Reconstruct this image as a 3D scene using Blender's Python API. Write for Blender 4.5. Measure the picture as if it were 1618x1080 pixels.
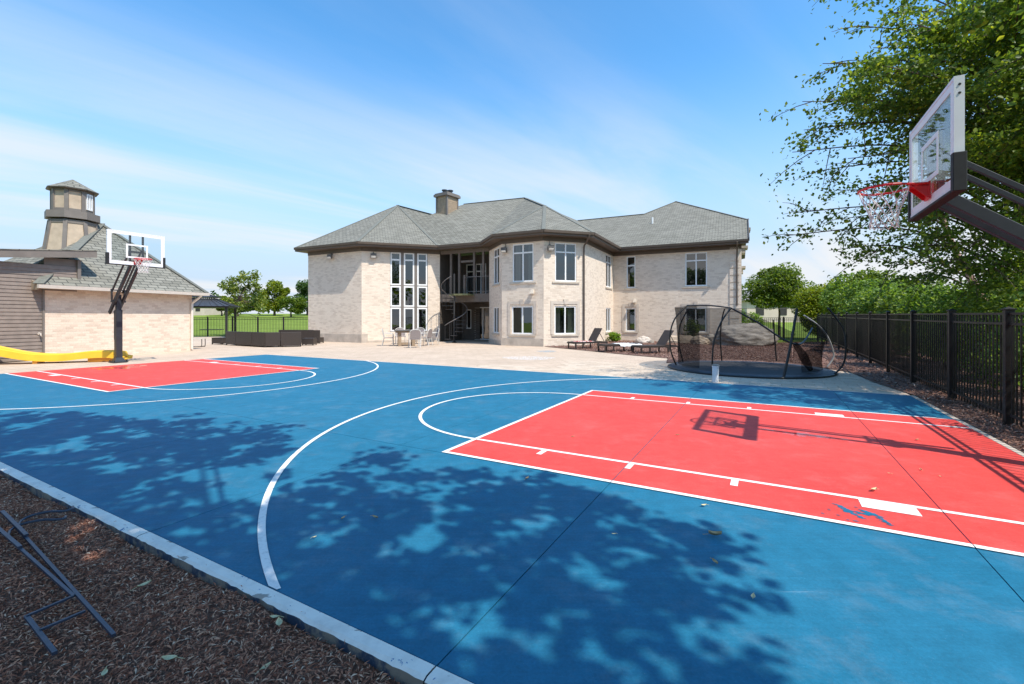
import bpy, math, random
import numpy as np
from mathutils import Vector, Matrix
R = math.radians
random.seed(7); rng = np.random.default_rng(7)
for o in list(bpy.data.objects): bpy.data.objects.remove(o)
SC = bpy.context.scene
COL = SC.collection

# ------------------------------------------------------------------ camera
FPX, HZ, CH = 721.6, 502.0, 1.4755          # focal length in photo pixels, horizon row, eye height
cam = bpy.data.cameras.new('camera'); camo = bpy.data.objects.new('camera', cam); COL.objects.link(camo)
cam.sensor_width = 36; cam.lens = FPX / 1618 * 36; cam.shift_y = (HZ - 540) / 1618
cam.clip_start = 0.05; cam.clip_end = 3000
camo.location = (0, 0, CH); camo.rotation_euler = (R(90), 0, 0)
SC.camera = camo

# ------------------------------------------------------------------ sky and sun
SUN = Vector((0.466, -0.484, 1.0)).normalized()     # towards the sun
elev = math.asin(SUN.z); azim = math.atan2(SUN.x, SUN.y)
world = bpy.data.worlds.new('World'); SC.world = world; world.use_nodes = True
nt = world.node_tree; N = nt.nodes; L = nt.links; N.clear()
def nd(nodes, t, **kw):
    n = nodes.new(t)
    for k, v in kw.items(): setattr(n, k, v)
    return n
wo = nd(N, 'ShaderNodeOutputWorld'); bg = nd(N, 'ShaderNodeBackground'); bg.inputs[1].default_value = 0.15
sky = nd(N, 'ShaderNodeTexSky', sky_type='NISHITA', sun_disc=False, sun_elevation=elev, sun_rotation=azim,
         altitude=200, air_density=1.0, dust_density=0.6, ozone_density=2.0)
hs = nd(N, 'ShaderNodeHueSaturation'); hs.inputs['Saturation'].default_value = 1.2; hs.inputs['Value'].default_value = 1.26
tc = nd(N, 'ShaderNodeTexCoord'); sep = nd(N, 'ShaderNodeSeparateXYZ'); L.new(tc.outputs['Generated'], sep.inputs[0])
def wm(op, a, b=None, c=None):
    n = nd(N, 'ShaderNodeMath', operation=op)
    for i, x in enumerate((a, b, c)):
        if x is None: continue
        if isinstance(x, (int, float)): n.inputs[i].default_value = x
        else: L.new(x, n.inputs[i])
    return n.outputs[0]
den = wm('ADD', wm('MAXIMUM', sep.outputs[2], 0.0), 0.10)
cx_ = wm('DIVIDE', sep.outputs[0], den); cy_ = wm('DIVIDE', sep.outputs[1], den)
comb = nd(N, 'ShaderNodeCombineXYZ'); L.new(cx_, comb.inputs[0]); L.new(cy_, comb.inputs[1])
def wvec(rot, scale, loc):
    m1 = nd(N, 'ShaderNodeMapping'); m1.inputs['Rotation'].default_value = (0, 0, R(rot)); L.new(comb.outputs[0], m1.inputs[0])
    m2 = nd(N, 'ShaderNodeMapping'); m2.inputs['Scale'].default_value = scale; m2.inputs['Location'].default_value = loc; L.new(m1.outputs[0], m2.inputs[0]); return m2.outputs[0]
def wnoise(vec, sc, det, ro, dist=0.0):
    n = nd(N, 'ShaderNodeTexNoise'); n.inputs['Scale'].default_value = sc; n.inputs['Detail'].default_value = det; n.inputs['Roughness'].default_value = ro; n.inputs['Distortion'].default_value = dist
    L.new(vec, n.inputs[0]); return n.outputs[0]
def wrange(x, a, b, c=0.0, d=1.0, smooth=True):
    n = nd(N, 'ShaderNodeMapRange')
    if smooth: n.interpolation_type = 'SMOOTHSTEP'
    for i, v in enumerate((a, b, c, d)): n.inputs[i + 1].default_value = v
    L.new(x, n.inputs[0]); return n.outputs[0]
CR = -46                                   # the cirrus bands run away to the right of the view
streak = wnoise(wvec(CR, (.30, 1.5, 1), (3.1, 1.9, 0)), 1.0, 8, .58, .5)
cover = wnoise(wvec(CR, (.13, .40, 1), (7.4, 3.3, 0)), 1.0, 3, .5)
puffs = wnoise(wvec(CR, (.55, 1.0, 1), (7.7, 2.2, 0)), 2.2, 7, .6, .2)
c1 = wrange(wm('ADD', wm('MULTIPLY', streak, .55), wm('MULTIPLY', cover, .75)), .545, .78)
c2 = wm('MULTIPLY', wrange(puffs, .60, .74), wrange(cover, .46, .6))
fade = wrange(sep.outputs[2], 0.10, 0.50, 1.0, 0.14)
cf = wm('MULTIPLY', wm('MAXIMUM', c1, wm('MULTIPLY', c2, .95)), fade)
mixc = nd(N, 'ShaderNodeMix', data_type='RGBA'); L.new(cf, mixc.inputs[0])
L.new(sky.outputs[0], hs.inputs['Color'])
def wmix(mode, a, col):
    n = nd(N, 'ShaderNodeMix', data_type='RGBA', blend_type=mode); n.inputs[0].default_value = 1.0; L.new(a, n.inputs[6]); n.inputs[7].default_value = (*col, 1); return n.outputs[2]
hz = nd(N, 'ShaderNodeMix', data_type='RGBA'); L.new(wrange(sep.outputs[2], 0.02, 0.50, 1.0, 0.0), hz.inputs[0])     # pale summer haze towards the horizon
L.new(wmix('MULTIPLY', hs.outputs[0], (.84, 1.16, 1.16)), hz.inputs[6]); hz.inputs[7].default_value = (3.0, 3.7, 4.6, 1); skyc = hz.outputs[2]
L.new(skyc, mixc.inputs[6])
mixc.inputs[7].default_value = (4.3, 4.45, 4.65, 1)
L.new(mixc.outputs[2], bg.inputs[0]); L.new(bg.outputs[0], wo.inputs[0])

sl = bpy.data.lights.new('sun', 'SUN'); sl.energy = 4.2; sl.angle = R(0.53); sl.color = (1.0, 0.935, 0.84)
so = bpy.data.objects.new('sun', sl); COL.objects.link(so); so.location = (10, -10, 30)
so.rotation_euler = (-SUN).to_track_quat('-Z', 'Y').to_euler()
SC.view_settings.view_transform = 'Standard'; SC.view_settings.look = 'None'
SC.view_settings.exposure = 0.46; SC.view_settings.gamma = 1.0; SC.view_settings.use_curve_mapping = False
SC.render.engine = 'CYCLES'; SC.cycles.use_denoising = True
SC.cycles.max_bounces = 8; SC.cycles.transparent_max_bounces = 24

# ------------------------------------------------------------------ measuring helpers
def G(u, v, z=0.0):
    Y = FPX * (CH - z) / (v - HZ); return Vector(((u - 809) / FPX * Y, Y, z))
def W(u, v, Y): return Vector(((u - 809) / FPX * Y, Y, CH + (HZ - v) / FPX * Y))
TH = 0.509; MID = Vector((0.4493, 7.1521, 0))
AX = Vector((math.cos(TH), -math.sin(TH), 0)); BX = Vector((math.sin(TH), math.cos(TH), 0)); UZ = Vector((0, 0, 1))
def ST(s, t, z=0.0): return MID + AX * s + BX * t + UZ * z
def onplane(u, v, p, n):
    o = Vector((0, 0, CH)); d = W(u, v, 1.0) - o
    return o + d * ((p - o).dot(n) / d.dot(n))

# ------------------------------------------------------------------ mesh builder
def wl(o):
    v = Vector((0, 0, 0))
    while o is not None: v = v + o.location; o = o.parent
    return v
class MB:
    def __init__(self): self.v = []; self.f = []
    def add(self, vs, fs):
        n = len(self.v); self.v += [Vector(x) for x in vs]; self.f += [tuple(i + n for i in q) for q in fs]; return self
    def poly(self, *pts): return self.add(pts, [tuple(range(len(pts)))])
    def hexa(self, b, t):                                   # two quads, bottom ccw seen from above
        return self.add(list(b) + list(t), [(3, 2, 1, 0), (4, 5, 6, 7), (0, 1, 5, 4), (1, 2, 6, 5), (2, 3, 7, 6), (3, 0, 4, 7)])
    def box(self, c, sx, sy, sz, x=Vector((1, 0, 0)), y=None, z=UZ):   # c = centre, axes
        x = Vector(x).normalized(); z = Vector(z).normalized()
        y = z.cross(x) if y is None else Vector(y).normalized()
        c = Vector(c); P = lambda i, j, k: c + x * (i * sx / 2) + y * (j * sy / 2) + z * (k * sz / 2)
        return self.hexa([P(-1, -1, -1), P(1, -1, -1), P(1, 1, -1), P(-1, 1, -1)], [P(-1, -1, 1), P(1, -1, 1), P(1, 1, 1), P(-1, 1, 1)])
    def beam(self, a, b, w, h, up=UZ):                      # bar from a to b, w across, h along up
        a = Vector(a); b = Vector(b); d = (b - a); l = d.length; d.normalize()
        s = d.cross(Vector(up))
        if s.length < 1e-4: s = d.cross(Vector((1, 0, 0)))
        s.normalize(); q = s.cross(d)
        return self.box((a + b) / 2, l, w, h, x=d, y=-s, z=q)
    def prism(self, pts, z0, z1):
        n = len(pts)
        vs = [(p[0], p[1], z0) for p in pts] + [(p[0], p[1], z1) for p in pts]
        return self.add(vs, [tuple(range(n - 1, -1, -1)), tuple(range(n, 2 * n))] + [(i, (i + 1) % n, n + (i + 1) % n, n + i) for i in range(n)])
    def tube(self, path, r, n=8, cap=True, closed=False):
        path = [Vector(p) for p in path]; m = len(path); rr = r if isinstance(r, (list, tuple)) else [r] * m
        base = len(self.v); up = None
        for i, p in enumerate(path):
            if closed: d = path[(i + 1) % m] - path[i - 1]
            else: d = path[min(i + 1, m - 1)] - path[max(i - 1, 0)]
            d.normalize()
            if up is None: up = d.orthogonal().normalized()
            up = up - d * up.dot(d)
            if up.length < 1e-5: up = d.orthogonal()
            up.normalize(); s = d.cross(up)
            for k in range(n):
                a = 2 * math.pi * k / n; self.v.append(p + (up * math.cos(a) + s * math.sin(a)) * rr[i])
        for i in range(m if closed else m - 1):
            j = (i + 1) % m
            for k in range(n):
                q = (k + 1) % n
                self.f.append((base + i * n + k, base + i * n + q, base + j * n + q, base + j * n + k))
        if cap and not closed:
            self.f.append(tuple(base + k for k in range(n - 1, -1, -1))); self.f.append(tuple(base + (m - 1) * n + k for k in range(n)))
        return self
    def lathe(self, c, prof, n=16, axis=UZ):                # prof: (radius, height)
        c = Vector(c); z = Vector(axis).normalized(); x = z.orthogonal().normalized(); y = z.cross(x); b = len(self.v); m = len(prof)
        for r_, h in prof:
            for k in range(n):
                a = 2 * math.pi * (k + .5) / n; self.v.append(c + z * h + (x * math.cos(a) + y * math.sin(a)) * r_)
        for i in range(m - 1):
            for k in range(n):
                q = (k + 1) % n; self.f.append((b + i * n + k, b + i * n + q, b + (i + 1) * n + q, b + (i + 1) * n + k))
        self.f.append(tuple(b + k for k in range(n - 1, -1, -1))); self.f.append(tuple(b + (m - 1) * n + k for k in range(n)))
        return self
    def build(self, name, mat, parent=None, smooth=False, bevel=0):
        off = wl(parent)
        me = bpy.data.meshes.new(name)
        me.from_pydata([tuple(v - off) for v in self.v], [], self.f)
        uv = me.uv_layers.new(name='UVMap'); data = []
        for q in self.f:
            p = [self.v[i] for i in q]; n = Vector((0, 0, 0))
            for i in range(len(p)): a, b = p[i], p[(i + 1) % len(p)]; n += Vector(((a.y - b.y) * (a.z + b.z), (a.z - b.z) * (a.x + b.x), (a.x - b.x) * (a.y + b.y)))
            if n.length < 1e-12: n = Vector((0, 0, 1))
            n.normalize()
            if abs(n.z) > .97: ux, vy = Vector((1, 0, 0)), Vector((0, 1, 0))
            else: ux = UZ.cross(n).normalized(); vy = n.cross(ux)
            for x in p: data += [x.dot(ux), x.dot(vy)]
        uv.data.foreach_set('uv', data)
        me.materials.append(mat)
        if smooth: me.shade_smooth()
        o = bpy.data.objects.new(name, me); COL.objects.link(o)
        if parent is not None: o.parent = parent
        if bevel:
            m = o.modifiers.new('bevel', 'BEVEL'); m.width = bevel; m.segments = 2; m.limit_method = 'ANGLE'
        return o
def tag(o, label=None, cat=None, group=None, kind=None):
    for k, v in (('label', label), ('category', cat), ('group', group), ('kind', kind)):
        if v: o[k] = v
    return o
def empty(name, loc, label=None, cat=None, group=None, kind=None):
    o = bpy.data.objects.new(name, None); COL.objects.link(o); o.location = loc; o.empty_display_size = .2
    return tag(o, label, cat, group, kind)
def copy_tree(o, parent=None):
    c = o.copy(); COL.objects.link(c)
    if parent is not None: c.parent = parent
    for ch in o.children: copy_tree(ch, c)
    return c
def fastmesh(name, V, Fq, mat, parent=None):                # numpy verts (n,3), quads (m,4)
    off = np.array(wl(parent)); me = bpy.data.meshes.new(name)
    V = np.asarray(V, dtype=np.float32) - off.astype(np.float32); Fq = np.asarray(Fq, dtype=np.int32); k = Fq.shape[1]
    me.vertices.add(len(V)); me.vertices.foreach_set('co', V.ravel())
    me.loops.add(Fq.size); me.loops.foreach_set('vertex_index', Fq.ravel())
    me.polygons.add(len(Fq)); me.polygons.foreach_set('loop_start', np.arange(0, Fq.size, k, dtype=np.int32))
    me.update(calc_edges=True); me.validate(); me.materials.append(mat)
    o = bpy.data.objects.new(name, me); COL.objects.link(o)
    if parent is not None: o.parent = parent
    return o

# ------------------------------------------------------------------ materials
class MT:
    def __init__(self, name):
        self.m = bpy.data.materials.new(name); self.m.use_nodes = True; self.t = self.m.node_tree; self.N = self.t.nodes; self.L = self.t.links
        self.p = self.N['Principled BSDF']
    def n(self, t, **kw): return nd(self.N, t, **kw)
    def l(self, a, b): self.L.new(a, b)
    def coord(self, kind='Object', scale=(1, 1, 1)):
        c = self.n('ShaderNodeTexCoord'); m = self.n('ShaderNodeMapping'); m.inputs['Scale'].default_value = scale
        self.l(c.outputs[kind], m.inputs[0]); return m.outputs[0]
    def world(self):
        return self.n('ShaderNodeNewGeometry').outputs['Position']
    def noise(self, vec, scale, detail=4, rough=.55):
        n = self.n('ShaderNodeTexNoise'); n.inputs['Scale'].default_value = scale; n.inputs['Detail'].default_value = detail; n.inputs['Roughness'].default_value = rough
        self.l(vec, n.inputs[0]); return n.outputs[0]
    def ramp(self, fac, stops):
        r = self.n('ShaderNodeValToRGB'); e = r.color_ramp.elements
        while len(e) < len(stops): e.new(.5)
        for i, (p, c) in enumerate(stops): e[i].position = p; e[i].color = (*c, 1)
        self.l(fac, r.inputs[0]); return r.outputs[0]
    def mix(self, fac, a, b, mode='MIX'):
        n = self.n('ShaderNodeMix', data_type='RGBA', blend_type=mode)
        for s, x in ((0, fac), (6, a), (7, b)):
            if isinstance(x, (int, float)): n.inputs[s].default_value = x
            elif isinstance(x, tuple): n.inputs[s].default_value = (*x, 1)
            else: self.l(x, n.inputs[s])
        return n.outputs[2]
    def math(self, op, a, b=0.0):
        n = self.n('ShaderNodeMath', operation=op)
        for i, x in enumerate((a, b)):
            if isinstance(x, (int, float)): n.inputs[i].default_value = x
            else: self.l(x, n.inputs[i])
        return n.outputs[0]
    def bump(self, h, s=.3, d=.01):
        b = self.n('ShaderNodeBump'); b.inputs['Strength'].default_value = s; b.inputs['Distance'].default_value = d
        self.l(h, b.inputs['Height']); self.l(b.outputs[0], self.p.inputs['Normal'])
    def base(self, c):
        if isinstance(c, tuple): self.p.inputs['Base Color'].default_value = (*c, 1)
        else: self.l(c, self.p.inputs['Base Color'])
def plain(name, c, rough=.6, var=.18, scale=6, metal=0.0, bump=.0, bscale=60, spec=.5):
    M = MT(name); w = M.world(); f = M.noise(w, scale, 5)
    lo = tuple(x * (1 - var) for x in c); hi = tuple(min(1, x * (1 + var)) for x in c)
    M.base(M.ramp(f, [(.3, lo), (.7, hi)])); M.p.inputs['Roughness'].default_value = rough; M.p.inputs['Metallic'].default_value = metal
    M.p.inputs['Specular IOR Level'].default_value = spec
    if bump: M.bump(M.noise(w, bscale, 3), bump, .01)
    return M.m
def court_paint(name, c, c2):
    M = MT(name); w = M.world()
    f = M.noise(w, .9, 6, .6); g = M.noise(w, 7, 5, .6); h = M.noise(w, 130, 2)
    col = M.mix(M.math('MULTIPLY', M.math('SUBTRACT', f, .3), 1.1), c, c2)
    col = M.mix(.5, col, M.ramp(g, [(.3, (.72, .72, .72)), (.7, (1.2, 1.2, 1.2))]), 'MULTIPLY'); col = M.mix(.35, col, M.ramp(M.noise(w, 60, 4, .7), [(.35, (.70, .70, .70)), (.65, (1.25, 1.25, 1.25))]), 'MULTIPLY')
    dust = M.ramp(M.noise(w, 2.3, 9, .72), [(.52, (0, 0, 0)), (.78, (1, 1, 1))])
    col = M.mix(M.math('MULTIPLY', dust, .12), col, (.52, .50, .47))
    scf = M.n('ShaderNodeMapping'); scf.inputs['Rotation'].default_value = (0, 0, 1.1); scf.inputs['Scale'].default_value = (1.0, 22, 1); M.l(w, scf.inputs[0])
    col = M.mix(M.math('MULTIPLY', M.ramp(M.noise(scf.outputs[0], 1.4, 5, .6), [(.70, (0, 0, 0)), (.73, (1, 1, 1))]), .10), col, (.7, .7, .7))
    stain = M.ramp(M.noise(w, .55, 7, .66), [(.60, (0, 0, 0)), (.66, (1, 1, 1))])
    col = M.mix(M.math('MULTIPLY', stain, .10), col, (.05, .05, .06))
    speck = M.ramp(h, [(.70, (0, 0, 0)), (.74, (1, 1, 1))])
    col = M.mix(M.math('MULTIPLY', speck, .12), col, (.75, .78, .8))
    # brushed streaks of the roller
    mp_ = M.n('ShaderNodeMapping'); mp_.inputs['Rotation'].default_value = (0, 0, TH); mp_.inputs['Scale'].default_value = (.6, 14, 1); M.l(w, mp_.inputs[0])
    st = M.noise(mp_.outputs[0], 3, 4)
    col = M.mix(.3, col, M.ramp(st, [(.35, (.82, .82, .82)), (.65, (1.1, 1.1, 1.1))]), 'MULTIPLY')
    M.base(col); M.p.inputs['Roughness'].default_value = .62; M.p.inputs['Specular IOR Level'].default_value = .18
    M.bump(M.math('ADD', h, st), .18, .004); return M.m
M_BLUE = court_paint('court_blue', (.012, .140, .240), (.034, .185, .298))
M_RED = court_paint('court_red', (.66, .062, .052), (.75, .100, .084))
def line_paint():
    M = MT('line_white'); w = M.world(); h = M.noise(w, 26, 6, .7); g = M.noise(w, 3, 4)
    col = M.ramp(h, [(.28, (.60, .58, .55)), (.5, (.84, .82, .78))])
    M.base(M.mix(.25, col, M.ramp(g, [(.3, (.8, .8, .8)), (.7, (1, 1, 1))]), 'MULTIPLY')); M.p.inputs['Roughness'].default_value = .6; return M.m
M_LINE = line_paint()
def kerb_paint():
    M = MT('kerb_paint'); w = M.world(); h = M.noise(w, 5, 8, .68); b = M.noise(w, 9, 7, .7)
    mp_ = M.n('ShaderNodeMapping'); mp_.inputs['Rotation'].default_value = (0, 0, TH); mp_.inputs['Scale'].default_value = (1.6, 4.5, 3); M.l(w, mp_.inputs[0])
    k = M.noise(mp_.outputs[0], 1.7, 9, .68)
    col = M.ramp(h, [(.3, (.62, .58, .52)), (.55, (.82, .78, .70))])
    col = M.mix(M.ramp(k, [(.60, (0, 0, 0)), (.61, (1, 1, 1))]), col, (.33, .30, .26))
    col = M.mix(M.ramp(b, [(.635, (0, 0, 0)), (.645, (1, 1, 1))]), col, (.05, .16, .32))
    M.base(col); M.p.inputs['Roughness'].default_value = .7; M.bump(b, .3, .008); return M.m
M_KERB = kerb_paint()
M_KERBSIDE = (lambda M: (M.base(M.mix(M.ramp(M.noise(M.world(), 6, 6, .7), [(.45, (0, 0, 0)), (.56, (1, 1, 1))]), (.035, .06, .10), (.24, .21, .17))), M.bump(M.noise(M.world(), 40, 4), .5, .01), M.m)[-1])(MT('kerb_side'))
M_JOINT = plain('joint_sealant', (.012, .012, .014), .5, .3)
def brick(name, c1, c2, mortar, var=1.0):
    M = MT(name); v = M.coord('UV'); b = M.n('ShaderNodeTexBrick'); M.l(v, b.inputs['Vector'])
    b.inputs['Scale'].default_value = 1; b.inputs['Brick Width'].default_value = .24; b.inputs['Row Height'].default_value = .088
    b.inputs['Mortar Size'].default_value = .007; b.inputs['Mortar Smooth'].default_value = .3; b.inputs['Bias'].default_value = -.45
    b.inputs['Color1'].default_value = (*c1, 1); b.inputs['Color2'].default_value = (*c2, 1); b.inputs['Mortar'].default_value = (*mortar, 1)
    w = M.world(); g = M.noise(w, 1.3, 5); g2 = M.noise(w, 30, 3)
    col = M.mix(.55, b.outputs[0], M.ramp(g, [(.3, (.92, .91, .90)), (.7, (1.05, 1.05, 1.05))]), 'MULTIPLY')
    col = M.mix(.35, col, M.ramp(g2, [(.35, (.8, .78, .76)), (.65, (1.12, 1.12, 1.12))]), 'MULTIPLY')
    M.base(col); M.p.inputs['Roughness'].default_value = .85; M.p.inputs['Specular IOR Level'].default_value = .2
    M.bump(M.math('ADD', M.math('MULTIPLY', b.outputs[1], -1.0), M.math('MULTIPLY', g2, .5)), .55, .012); return M.m
M_BRICK = brick('house_brick', (.775, .66, .54), (.54, .43, .335), (.71, .60, .49))
M_SHEDBRICK = brick('shed_brick', (.745, .62, .505), (.51, .375, .29), (.69, .58, .47))
def shingles(name, sc=1.0):
    M = MT(name); v = M.coord('UV'); b = M.n('ShaderNodeTexBrick'); M.l(v, b.inputs['Vector'])
    b.inputs['Scale'].default_value = 1; b.inputs['Brick Width'].default_value = .33 * sc; b.inputs['Row Height'].default_value = .17 * sc
    b.inputs['Mortar Size'].default_value = .014 * sc; b.inputs['Mortar Smooth'].default_value = .1; b.inputs['Bias'].default_value = 0
    b.inputs['Color1'].default_value = (.265, .252, .212, 1); b.inputs['Color2'].default_value = (.185, .176, .146, 1); b.inputs['Mortar'].default_value = (.085, .085, .075, 1)
    w = M.world(); g = M.noise(w, .8, 5); g2 = M.noise(w, 45, 3)
    # saw profile of each course: butt edge at the bottom
    sp = M.n('ShaderNodeSeparateXYZ'); M.l(v, sp.inputs[0])
    saw = M.math('FRACT', M.math('DIVIDE', sp.outputs[1], .17 * sc))
    col = M.mix(.5, b.outputs[0], M.ramp(g, [(.3, (.94, .94, .92)), (.7, (1.05, 1.05, 1.05))]), 'MULTIPLY')
    col = M.mix(.4, col, M.ramp(g2, [(.35, (.7, .7, .7)), (.65, (1.25, 1.25, 1.25))]), 'MULTIPLY')
    M.base(col); M.p.inputs['Roughness'].default_value = .92; M.p.inputs['Specular IOR Level'].default_value = .15
    M.bump(M.math('ADD', M.math('MULTIPLY', saw, -1.0), M.math('ADD', M.math('MULTIPLY', b.outputs[1], -.6), M.math('MULTIPLY', g2, .3))), .7, .02); return M.m
M_SHINGLE = shingles('house_shingle'); M_SHINGLE2 = shingles('shed_shingle', 1.15)
M_BROWN = plain('brown_trim', (.105, .078, .058), .55, .12, 4)
M_SOFFIT = plain('soffit', (.30, .235, .175), .6, .1, 3)
M_TAUPE = plain('taupe_trim', (.17, .145, .125), .6, .12, 3)
M_SIDING = plain('taupe_siding', (.225, .178, .148), .6, .12, 5, bump=.15, bscale=30)
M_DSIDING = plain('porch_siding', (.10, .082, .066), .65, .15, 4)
M_STUCCO = plain('stucco', (.44, .345, .25), .85, .14, 4, bump=.3, bscale=80)
M_WHITE = plain('white_frame', (.80, .80, .79), .4, .04, 3)
M_STONE = plain('limestone', (.50, .43, .35), .8, .14, 5, bump=.25, bscale=50)
M_CONC = plain('concrete_plinth', (.46, .39, .32), .85, .2, 2.5, bump=.3, bscale=30)
M_BLACK = plain('black_metal', (.016, .0155, .015), .42, .3, 8)
M_CHAR = plain('charcoal_steel', (.030, .032, .037), .38, .2, 6)
M_FENCE = plain('fence_metal', (.010, .009, .009), .48, .3, 5)
M_PADD = plain('black_rubber', (.012, .012, .012), .7, .2, 20)
M_RIM = plain('rim_red', (.62, .015, .02), .38, .12, 12)
M_ROPE = plain('net_rope', (.72, .70, .66), .8, .12, 30)
M_ALU = plain('board_frame', (.74, .74, .75), .4, .05, 5)
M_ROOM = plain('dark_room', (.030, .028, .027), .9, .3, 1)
M_CURTAIN = plain('curtain', (.36, .34, .31), .9, .1, 4)
M_WICKER = (lambda M: (M.base(M.ramp(M.noise(M.coord('Object', (18, 18, 90)), 3, 4), [(.3, (.018, .013, .011)), (.7, (.055, .04, .032))])), M.bump(M.noise(M.coord('Object', (20, 20, 80)), 3, 3), .6, .01), M.m)[-1])(MT('wicker'))
M_SLING = plain('sling_brown', (.050, .037, .032), .7, .2, 14)
M_LFRAME = plain('lounger_frame', (.036, .027, .023), .45, .2, 9)
M_TOWEL = plain('towel_white', (.74, .73, .72), .95, .08, 14, bump=.5, bscale=120)
M_CHALKRED = plain('towel_red', (.45, .07, .06), .95, .25, 20, bump=.5, bscale=120)
M_YELLOW = plain('slide_yellow', (.82, .47, .035), .35, .08, 3)
M_ORANGE = plain('slide_orange', (.62, .25, .02), .4, .1, 3)
M_TEAK = plain('table_wood', (.30, .215, .14), .7, .25, 8)
M_TABTOP = plain('table_top', (.075, .07, .062), .4, .2, 6)
M_CHAIRF = plain('chair_frame', (.56, .53, .49), .45, .1, 6)
M_CHAIRW = plain('chair_weave', (.26, .22, .21), .8, .2, 40)
M_BIN = plain('bin_white', (.72, .74, .76), .45, .07, 8)
M_TREAD = plain('stair_steel', (.035, .034, .035), .5, .2, 8)
M_RAILM = plain('rail_grey', (.16, .14, .13), .45, .15, 8)
M_POST = plain('porch_post', (.135, .108, .088), .6, .15, 5)
M_DECK = plain('deck_green', (.19, .19, .09), .8, .3, 6)
M_METALROOF = plain('gazebo_roof', (.05, .052, .058), .4, .15, 3)
M_BARK = plain('bark', (.10, .072, .055), .9, .4, 9, bump=.8, bscale=18)
M_BIRCH = (lambda M: (M.base(M.ramp(M.noise(M.coord('Object', (6, 6, 2.5)), 2.2, 7, .7), [(.3, (.10, .055, .04)), (.5, (.36, .22, .16)), (.72, (.58, .44, .36))])), M.bump(M.noise(M.coord('Object', (6, 6, 2.5)), 3, 6), .8, .02), M.m)[-1])(MT('birch_bark'))
M_FIXT = plain('fixture', (.10, .09, .08), .5, .2, 9)
M_GREYROOF = plain('far_roof', (.30, .27, .25), .8, .15, .5)
M_FARWALL = plain('far_wall', (.55, .46, .38), .85, .12, .4)
def schlick(M, ior):                         # reflectance that is the same from either side of the sheet
    f0 = ((ior - 1) / (ior + 1)) ** 2; lw = M.n('ShaderNodeLayerWeight'); lw.inputs[0].default_value = .5
    return M.math('ADD', M.math('MULTIPLY', M.math('POWER', lw.outputs['Facing'], 5.0), 1 - f0), f0)
def glass(name, tint, ior=2.0, trans=.55):
    M = MT(name); out = M.N['Material Output']; gl = M.n('ShaderNodeBsdfGlossy'); gl.inputs['Roughness'].default_value = .015
    tr = M.n('ShaderNodeBsdfTransparent'); tr.inputs[0].default_value = (*tint, 1); fr = schlick(M, ior)
    w = M.world(); b = M.n('ShaderNodeBump'); b.inputs['Strength'].default_value = .05; b.inputs['Distance'].default_value = .02
    M.l(M.noise(w, 1.6, 2), b.inputs['Height']); M.l(b.outputs[0], gl.inputs['Normal'])
    mx = M.n('ShaderNodeMixShader'); M.l(fr, mx.inputs[0]); M.l(tr.outputs[0], mx.inputs[1]); M.l(gl.outputs[0], mx.inputs[2]); M.l(mx.outputs[0], out.inputs[0]); return M.m
M_GLASS = glass('window_glass', (.45, .5, .5), 2.3)
M_BOARD = glass('board_acrylic', (.93, .96, .97), 1.5)
def meshcloth():
    M = MT('safety_net'); out = M.N['Material Output']; d = M.n('ShaderNodeBsdfDiffuse'); d.inputs[0].default_value = (.012, .012, .013, 1)
    tr = M.n('ShaderNodeBsdfTransparent'); mx = M.n('ShaderNodeMixShader'); mx.inputs[0].default_value = .58
    M.l(tr.outputs[0], mx.inputs[1]); M.l(d.outputs[0], mx.inputs[2]); M.l(mx.outputs[0], out.inputs[0]); return M.m
M_NET = meshcloth()
M_TRAMP = plain('jump_mat', (.018, .019, .022), .7, .25, 12)
M_TPAD = plain('spring_pad', (.030, .034, .045), .6, .5, 9)
def patio():
    M = MT('patio_paver'); w = M.world(); mp_ = M.n('ShaderNodeMapping'); mp_.inputs['Rotation'].default_value = (0, 0, TH); M.l(w, mp_.inputs[0])
    b = M.n('ShaderNodeTexBrick'); M.l(mp_.outputs[0], b.inputs['Vector']); b.inputs['Scale'].default_value = 1; b.inputs['Brick Width'].default_value = .42
    b.inputs['Row Height'].default_value = .28; b.inputs['Mortar Size'].default_value = .008; b.inputs['Mortar Smooth'].default_value = .4
    b.inputs['Color1'].default_value = (.575, .45, .345, 1); b.inputs['Color2'].default_value = (.52, .405, .305, 1); b.inputs['Mortar'].default_value = (.36, .275, .205, 1)
    g = M.noise(w, .55, 6, .6); g2 = M.noise(w, 25, 4)
    col = M.mix(.5, b.outputs[0], M.ramp(g, [(.3, (.80, .79, .78)), (.7, (1.12, 1.12, 1.12))]), 'MULTIPLY')
    col = M.mix(.3, col, M.ramp(g2, [(.3, (.78, .78, .78)), (.7, (1.15, 1.15, 1.15))]), 'MULTIPLY')
    M.base(col); M.p.inputs['Roughness'].default_value = .88; M.p.inputs['Specular IOR Level'].default_value = .2
    M.bump(M.math('ADD', M.math('MULTIPLY', b.outputs[1], -1.), M.math('MULTIPLY', g2, .4)), .3, .008); return M.m
M_PATIO = patio()
def paverm():
    M = MT('paver_piece'); w = M.world(); oi = M.n('ShaderNodeObjectInfo'); g = M.noise(w, 18, 5)
    col = M.ramp(oi.outputs['Random'], [(0, (.50, .40, .31)), (.5, (.58, .465, .355)), (1, (.62, .51, .40))])
    col = M.mix(.4, col, M.ramp(g, [(.3, (.74, .74, .74)), (.7, (1.15, 1.15, 1.15))]), 'MULTIPLY'); M.base(col)
    M.p.inputs['Roughness'].default_value = .88; M.p.inputs['Specular IOR Level'].default_value = .2; M.bump(g, .3, .006); return M.m
M_PAVER = paverm()
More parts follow.
